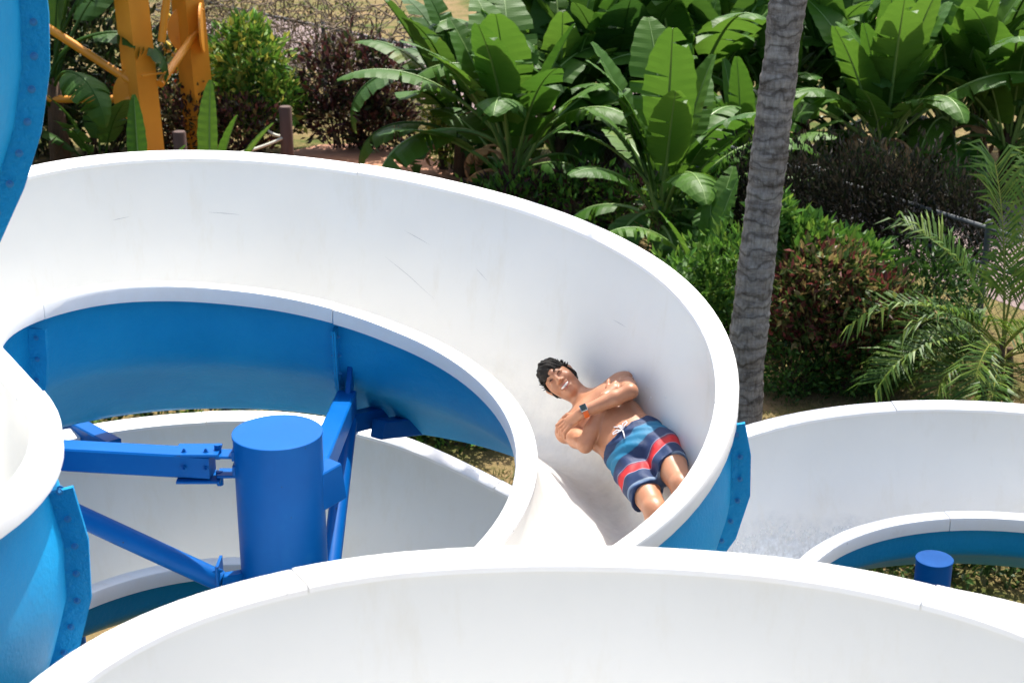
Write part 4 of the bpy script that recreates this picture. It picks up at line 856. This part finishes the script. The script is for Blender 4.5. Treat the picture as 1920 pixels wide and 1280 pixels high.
def body(Fd, only_lower=False):
    c = Fd.cap
    c((0, -0.03, 0), (0, 0.10, 0), .118, .110, .05, (1.38, 1, 1)); c((0, .10, 0), (0, .25, 0), .104, .108, .06, (1.26, 1, 1))
    c((0, .26, .0), (0, .41, -.005), .112, .116, .07, (1.36, 1, 1)); c((-.14, .468, -.01), (.14, .468, -.01), .058, .058, .06)
    for sg in (-1, 1):
        c((sg * .075, .385, .085), (sg * .10, .395, .08), .058, .055, .04, (1.2, 1, .75)); c((sg * .19, .455, 0), (sg * .2, .44, .01), .066, .062, .05)
        c((sg * .05, .52, -.015), (sg * .13, .485, -.01), .04, .04, .04)
    c((0, .48, -.005), (-.03, .63, .045), .062, .055, .04)
    for S_, E_, W_ in ((LS, LE, LW), (RS, RE, RW)):
        S_, E_, W_ = map(np.array, (S_, E_, W_)); c(S_, S_ * .45 + E_ * .55, .050, .047, .02); c(S_ * .45 + E_ * .55, E_, .047, .038, .02); c(E_, E_ * .68 + W_ * .32, .038, .041, .015); c(E_ * .68 + W_ * .32, W_, .041, .027, .012)
    # left hand lies over the right upper arm, right hand tucks under the left arm
    hb = np.array(LW); pm = np.array((-.158, .300, .175)); c(hb, pm, .026, .034, .012, (1, 1.15, .85))
    for k, (dy, ln) in enumerate(((.032, .07), (.011, .08), (-.010, .075), (-.030, .06))):
        r0 = pm + np.array((-.022, dy, .004)); r1 = r0 + np.array((-.045, .012 + dy * .25, -.014)); r2 = r1 + np.array((-.018, .004, -.036)) * (ln / .07)
        c(r0, r1, .0115, .0105, .004); c(r1, r2, .0105, .0085, .004)
    t0 = pm + np.array((.028, .03, -.004)); t1 = t0 + np.array((-.018, .035, -.006)); c(t0, t1, .0135, .0115, .006); c(t1, t1 + np.array((-.026, .014, -.008)), .0115, .009, .004)
    hb = np.array(RW); pm = np.array((.120, .325, .130)); c(hb, pm, .026, .033, .012, (1, 1.15, .85))
    for k, dy in enumerate((.030, .010, -.010, -.030)):
        r0 = pm + np.array((.022, dy, .0)); r1 = r0 + np.array((.042, .012, -.012)); r2 = r1 + np.array((.026, .006, -.024)); c(r0, r1, .0115, .0105, .004); c(r1, r2, .0105, .0085, .004)
    t0 = pm + np.array((-.02, .032, .006)); c(t0, t0 + np.array((.03, .034, .004)), .013, .010, .006)
    for sg, K_, A_ in ((1, LK, LA), (-1, RK, RA)):
        H_ = np.array((sg * .088, -.06, .0)); K_ = np.array(K_); A_ = np.array(A_); c(H_, H_ * .5 + K_ * .5, .088, .077, .03); c(H_ * .5 + K_ * .5, K_, .077, .056, .03)
        c(K_ + np.array((0, .01, .014)), K_ + np.array((0, -.03, .012)), .042, .038, .02); m = K_ * .68 + A_ * .32; c(K_, m + np.array((0, 0, -.012)), .052, .053, .02); c(m + np.array((0, 0, -.012)), A_, .052, .034, .02)
        d = A_ - K_; d /= np.linalg.norm(d); toe = A_ + np.array((sg * .01, -.06, .15)); c(A_ + d * .03 + np.array((0, 0, -.02)), A_ * .4 + toe * .6 + d * .02, .036, .033, .02); c(A_ * .4 + toe * .6 + d * .02, toe, .033, .022, .02, (1.25, 1, 1))
    # head
    c(HC, HC, .1, .1, .03, (.76, 1.08, .93), frame=HF); c(hp(0, -.052, .030), hp(0, -.075, .045), .056, .044, .025, (1, 1, 1))
    c(hp(0, -.098, .062), hp(0, -.098, .062), .022, .022, .025)
    for sg in (-1, 1):
        c(hp(sg * .040, -.022, .058), hp(sg * .043, -.03, .05), .028, .026, .022); c(hp(sg * .077, -.012, -.008), hp(sg * .080, .022, -.014), .012, .017, .006)
        c(hp(sg * .033, .016, .100), hp(sg * .033, .016, .100), .014, .014, .014, sub=True); c(hp(sg * .033, .013, .083), hp(sg * .033, .013, .083), .0125, .0125, .004, (1.3, .9, 1), frame=HF)
    c(hp(0, .038, .088), hp(0, .042, .086), .018, .02, .02); c(hp(0, .012, .094), hp(0, -.022, .108), .009, .0135, .008); c(hp(-.015, -.026, .095), hp(.015, -.026, .095), .0095, .0095, .006)
    c(hp(-.026, -.062, .094), hp(.026, -.062, .094), .013, .013, .006, sub=True)
    c(hp(-.022, -.050, .090), hp(.022, -.050, .090), .0065, .0065, .005); c(hp(-.018, -.077, .086), hp(.018, -.077, .086), .0075, .0075, .005)
def skin_mat():
    m, t, b = NT('skin'); n = noise(t, 9, 4, 0.6); r = ramp(t, n.outputs[0], [(0.3, (0.36, 0.158, 0.082)), (0.7, (0.45, 0.212, 0.118))])
    t.links.new(r.outputs[0], b.inputs['Base Color']); bump(t, b, noise(t, 130, 3).outputs[0], 0.12, 0.003); b.inputs['Roughness'].default_value = 0.44; b.inputs['Specular IOR Level'].default_value = 0.45
    b.inputs['Subsurface Weight'].default_value = 0.12; b.inputs['Subsurface Radius'].default_value = (0.02, 0.008, 0.004); b.inputs['Subsurface Scale'].default_value = 0.4
    return m
fb = Field((-.42, -1.0, -.22), (.42, .90, .34), 0.0055); body(fb); ptag(fb.mesh('body', [skin_mat()]), 'body')
# hair
M_HAIR = simple('black_hair', (0.010, 0.009, 0.008), (0.02, 0.016, 0.013), rough=0.6, scale=60, bmp=1.0, bscale=150, bdist=0.008, spec=0.2)
fh = Field(HC - .17, HC + .17, 0.0035); fh.cap(hp(0, .012, -.014), hp(0, .012, -.014), .1, .1, .02, (.88, 1.20, 1.06), frame=HF); fh.cap(hp(0, .07, .045), hp(0, .085, .02), .052, .06, .03)
Pg = np.meshgrid(*fh.ax, indexing='ij'); rel = [Pg[i] - HC[i] for i in range(3)]; L_, U_, F__ = [sum(HF[i][j] * rel[j] for j in range(3)) for i in range(3)]
fh.g += (0.0045 * np.sin(95 * L_ + 40 * U_) * np.sin(80 * U_ - 60 * F__) + 0.003 * np.sin(210 * L_ - 90 * F__ + 120 * U_)).astype(np.float32)
wav = 0.004 * np.sin(90 * L_ + 0.6) + 0.004 * np.sin(170 * L_ + 1) - 0.9 * L_ * L_ * 3
keep = np.maximum(U_ - 0.050 - wav, np.minimum(0.012 - F__ + 0.3 * np.maximum(U_, 0), U_ + 0.045)); fh.g = np.maximum(fh.g, -keep.astype(np.float32)); fh.g = np.maximum(fh.g, (0.030 - U_ - 10 * np.maximum(0.02 - F__ + 0.3 * np.maximum(U_, 0), 0)).astype(np.float32) * 0.5 - 0.0)
ptag(fh.mesh('hair', [M_HAIR]), 'hair')
mb = MB(); rgh = random.Random(4)
for k in range(420):
    th_, ph_ = rgh.uniform(0, 6.28), rgh.uniform(0.0, 1.45); l, u, f = math.sin(ph_) * math.cos(th_), math.cos(ph_), math.sin(ph_) * math.sin(th_)
    if f > 0.45 and u < 0.62: continue
    a = hp(l * .086, .012 + u * .117, -.014 + f * .103); d = Vector(HF[0] * (l + rgh.gauss(0, .5)) + HF[1] * (u * .4 + rgh.gauss(0, .5)) + HF[2] * (f + rgh.gauss(.2, .5))).normalized(); a = Vector(a)
    mb.tube([a, a + d * .010 + Vector(HF[2]) * .003, a + d * .019 + Vector(HF[2]) * .008], [.0032, .0024, .0005], 4)
ptag(mb.mesh('hair_tufts', [M_HAIR], True), 'hair_tufts')
# face details
def small(name, pts, rad, mat, n=8):
    mb = MB(); mb.tube([Vector(p) for p in pts], rad, n); return ptag(mb.mesh(name, [mat], True), name)
M_TEETH = simple('teeth', (0.80, 0.78, 0.72), rough=0.25); M_LIP = simple('lip', (0.42, 0.13, 0.10), rough=0.35); M_MOUTH = simple('mouth_dark', (0.08, 0.02, 0.02), rough=0.6)
for sg in (-1, 1):
    small('eyebrow', [hp(sg * .016, .036, .1005), hp(sg * .034, .043, .095), hp(sg * .052, .036, .080)], [.0035, .0042, .002], M_HAIR)
    small('eyelash_line', [hp(sg * .019, .011, .0945), hp(sg * .033, .0155, .0965), hp(sg * .047, .011, .087)], [.0016, .0024, .0014], M_HAIR)
small('teeth', [hp(-.025, -.0575, .0865), hp(-.012, -.0615, .0925), hp(.012, -.0615, .0925), hp(.025, -.0575, .0865)], [.0035, .0068, .0068, .0035], M_TEETH)
small('mouth', [hp(-.023, -.064, .083), hp(0, -.068, .0875), hp(.023, -.064, .083)], [.004, .0075, .004], M_MOUTH)
small('upper_lip', [hp(-.027, -.057, .086), hp(-.010, -.0535, .0968), hp(.010, -.0535, .0968), hp(.027, -.057, .086)], [.002, .0036, .0036, .002], M_LIP)
small('lower_lip', [hp(-.026, -.061, .085), hp(0, -.0765, .0945), hp(.026, -.061, .085)], [.002, .0048, .002], M_LIP)
# swim shorts
def shorts_mat():
    m, t, b = NT('striped_shorts'); b.inputs['Roughness'].default_value = 0.62; b.inputs['Specular IOR Level'].default_value = 0.3
    at_ = nd(t, 'ShaderNodeTexCoord'); sp = nd(t, 'ShaderNodeSeparateXYZ'); t.links.new(at_.outputs['Object'], sp.inputs[0])
    nz = noise(t, 5, 3); a1 = nd(t, 'ShaderNodeMath', operation='MULTIPLY'); a1.inputs[1].default_value = 0.05; t.links.new(nz.outputs[0], a1.inputs[0])
    ab = nd(t, 'ShaderNodeMath', operation='ABSOLUTE'); t.links.new(sp.outputs[0], ab.inputs[0]); a2 = nd(t, 'ShaderNodeMath', operation='MULTIPLY'); a2.inputs[1].default_value = 0.22; t.links.new(ab.outputs[0], a2.inputs[0])
    s1 = nd(t, 'ShaderNodeMath', operation='SUBTRACT'); t.links.new(a1.outputs[0], s1.inputs[0]); t.links.new(sp.outputs[1], s1.inputs[1]); s2 = nd(t, 'ShaderNodeMath', operation='ADD'); t.links.new(s1.outputs[0], s2.inputs[0]); t.links.new(a2.outputs[0], s2.inputs[1])
    mr = nd(t, 'ShaderNodeMapRange'); mr.inputs[1].default_value = -0.09; mr.inputs[2].default_value = 0.41; t.links.new(s2.outputs[0], mr.inputs[0])
    N_, C_, R_, G_ = (0.010, 0.028, 0.085), (0.010, 0.14, 0.26), (0.50, 0.018, 0.022), (0.18, 0.24, 0.32)
    r = ramp(t, mr.outputs[0], [(0.0, R_), (0.085, R_), (0.09, N_), (0.23, N_), (0.235, (0.03, 0.13, 0.24)), (0.28, C_), (0.40, C_), (0.41, N_), (0.545, (0.02, 0.035, 0.10)), (0.55, G_), (0.56, (0.12, 0.02, 0.05)), (0.60, R_), (0.68, R_), (0.69, G_), (0.70, N_), (0.85, N_), (0.86, G_), (0.89, (0.05, 0.10, 0.2)), (0.90, N_), (1.0, N_)])
    t.links.new(r.outputs[0], b.inputs['Base Color']); bump(t, b, noise(t, 14, 4, stretch=(1, .4, 1)).outputs[0], 0.5, 0.015); return m
fs2 = Field((-.34, -.45, -.2), (.30, .16, .24), 0.0055)
fs2.cap((0, -.03, 0), (0, 0.09, 0), .131, .1245, .04, (1.36, 1, 1))
for sg, K_ in ((1, LK), (-1, RK)):
    H_ = np.array((sg * .088, -.06, .0)); K_ = np.array(K_); fs2.cap(H_, H_ * .22 + K_ * .78, .097, .085, .014, (1.04, 1, 1))
Pg = np.meshgrid(*fs2.ax, indexing='ij')
fs2.g += (0.0035 * np.sin(38 * Pg[1] + 30 * Pg[0] + 14 * Pg[2]) * np.sin(26 * Pg[0] + 9 * Pg[2]) + 0.003 * np.sin(70 * Pg[0] + 26 * Pg[1] + 5 * np.sin(17 * Pg[1]))).astype(np.float32)
fs2.g = np.maximum(fs2.g, (Pg[1] - 0.085 + 0.02 * np.cos(9 * Pg[0])).astype(np.float32)); fs2.g = np.maximum(fs2.g, (-0.305 - Pg[1] + 0.12 * Pg[0] + 0.012 * np.sin(30 * Pg[0])).astype(np.float32))
ptag(fs2.mesh('swim_shorts', [shorts_mat()]), 'swim_shorts')['label'] = 'navy, turquoise and red striped swim shorts'
M_CORD = simple('white_cord', (0.78, 0.77, 0.80), rough=0.7)
def cord(pts): mb = MB(); mb.tube([Vector((p[0] * .75, .052 + (p[1] - .052) * .75, p[2])) for p in pts], 0.003, 6); ptag(mb.mesh('drawstring', [M_CORD], True), 'drawstring')
zc_ = 0.128
cord([(-.005, .055, zc_), (-.03, .075, zc_ + .012), (-.06, .085, zc_ + .006), (-.068, .070, zc_ + .008), (-.045, .058, zc_ + .01), (-.005, .052, zc_ + .004)])
cord([(.0, .055, zc_), (.03, .085, zc_ + .012), (.058, .09, zc_ + .004), (.055, .072, zc_ + .006), (.03, .06, zc_ + .01), (.0, .052, zc_ + .004)])
cord([(-.003, .05, zc_ + .004), (-.002, .09, zc_ + .006), (-.02, .13, zc_ - .006), (-.03, .155, zc_ - .012)]); cord([(.003, .05, zc_ + .004), (.012, .09, zc_ + .006), (.0, .12, zc_ - .004)]); cord([(0, .055, zc_), (-.01, .02, zc_ + .008), (-.03, -.03, zc_ + .008)])
# wrist watch
wa = Vector(LW) * 0.93 + Vector(LE) * 0.07; wd_ = (Vector(LW) - Vector(LE)).normalized(); mb = MB(); n = 28
wu = Vector((0, -0.35, 1)); wu = (wu - wd_ * wu.dot(wd_)).normalized(); wv = wd_.cross(wu)
rings = [[wa + wd_ * dx + (wu * math.cos(2 * math.pi * k / n) + wv * math.sin(2 * math.pi * k / n)) * rr_ for k in range(n)] for dx, rr_ in ((-.013, .0325), (-.013, .0355), (.013, .0345), (.013, .0315))]
v, f = sweep(rings, True); mb.add(v, f); wb = ptag(mb.mesh('watch_band', [simple('orange_band', (0.80, 0.13, 0.01), rough=0.5)], True, 40), 'watch_band'); wb['label'] = 'bright orange watch band'
Mw = Matrix((wd_, wv, wu)).transposed().to_4x4(); Mw.translation = wa + wu * 0.0375
mb = MB(); mb.box(Mw, .036, .042, .009, 0, 0.003); wc = ptag(mb.mesh('watch_case', [simple('silver_case', (0.55, 0.54, 0.5), rough=0.25, metal=0.9)]), 'watch_case')
Mw2 = Mw.copy(); Mw2.translation = wa + wu * 0.0425; mb = MB(); mb.box(Mw2, .030, .036, .004, 0, 0.001)
wf = bpy.data.objects.new('watch_screen', mb.mesh('watch_screen', [simple('dark_glass', (0.015, 0.03, 0.03), rough=0.08)])); link(wf, wc, True)
# ------------------------------------------------------------------ water
def water_sheet(name, label, stf, q0, q1, n, lo_fun, hi_fun, lift=0.012, mat=None):
    mb = MB(); rows = []; m = 14
    for i in range(n + 1):
        q = q0 + (q1 - q0) * i / n; _, A, B, fl, dp = stf(q); pr = section_profile(A, B, dp, fl, PROF_IN); L = [0.0]
        for a, b in zip(pr, pr[1:]): L.append(L[-1] + (b - a).length)
        inn = offset_profile(pr, A, B, -lift); row = []
        for k in range(m + 1):
            x = (lo_fun(q) + (hi_fun(q) - lo_fun(q)) * k / m) * L[-1]; j = max(y for y in range(len(L)) if L[y] <= x); j = min(j, len(L) - 2)
            th = 1.0 if 0 < k < m else 0.05
            a_ = pr[j].lerp(pr[j + 1], (x - L[j]) / (L[j + 1] - L[j])); b_ = inn[j].lerp(inn[j + 1], (x - L[j]) / (L[j + 1] - L[j]))
            wv_ = 0.6 + 0.4 * math.sin(q * 23 + k * 1.3) * math.sin(q * 41 - k * 0.7)
            row.append(a_.lerp(b_, th * wv_))
        rows.append(row)
    v, f = sweep(rows); mb.add(v, f); o = mb.obj(name, mat or M_WATER, smooth=True)
    ea = o.data.attributes.new('edge', 'FLOAT', 'POINT'); ea.data.foreach_set('value', [min(min(k, m - k) / (m * 0.22), 1.0) * min(min(i, n - i) / (n * 0.12), 1.0) for i in range(n + 1) for k in range(m + 1)]); tag(o, label, 'water', kind='stuff'); return o
wob = lambda q, s: 0.02 * math.sin(7 * q + s) + 0.012 * math.sin(19 * q + 2 * s) + 0.006 * math.sin(47 * q + s)
water_sheet('flowing_water', 'thin sheet of water running down the big white turn', main_station, -1.2, 2.9, 190, lambda q: 0.20 + wob(q, 1), lambda q: 0.66 + wob(q, 3))
water_sheet('foaming_water', 'foaming water in the right flume', right_station, 1.2, 3.4, 130, lambda q: 0.12 + wob(q, 1), lambda q: 0.60 + wob(q, 5) + 0.16 * min(max(0, q - 1.7), 0.9), mat=M_FOAM)
# droplets thrown up round the rider
rgs = np.random.default_rng(12); mb = MB()
for k in range(420):
    y = rgs.uniform(-0.45, 0.45); x = 0.22 + abs(rgs.normal(0, 0.07)); z = -0.10 + 0.35 * (x - 0.15) + abs(rgs.normal(0, 0.05)); p = PM @ Vector((x, y, z + 0.02)); r = rgs.uniform(0.0015, 0.0045)
    mb.add([p + Vector(d) * r for d in ((1, 0, 0), (-1, 0, 0), (0, 1, 0), (0, -1, 0), (0, 0, 1), (0, 0, -1))], [(0, 2, 4), (2, 1, 4), (1, 3, 4), (3, 0, 4), (2, 0, 5), (1, 2, 5), (3, 1, 5), (0, 3, 5)])
tag(mb.obj('water_spray', simple('spray', (0.85, 0.87, 0.9), rough=0.1), smooth=True), 'fine spray beside the rider', 'water', kind='stuff')
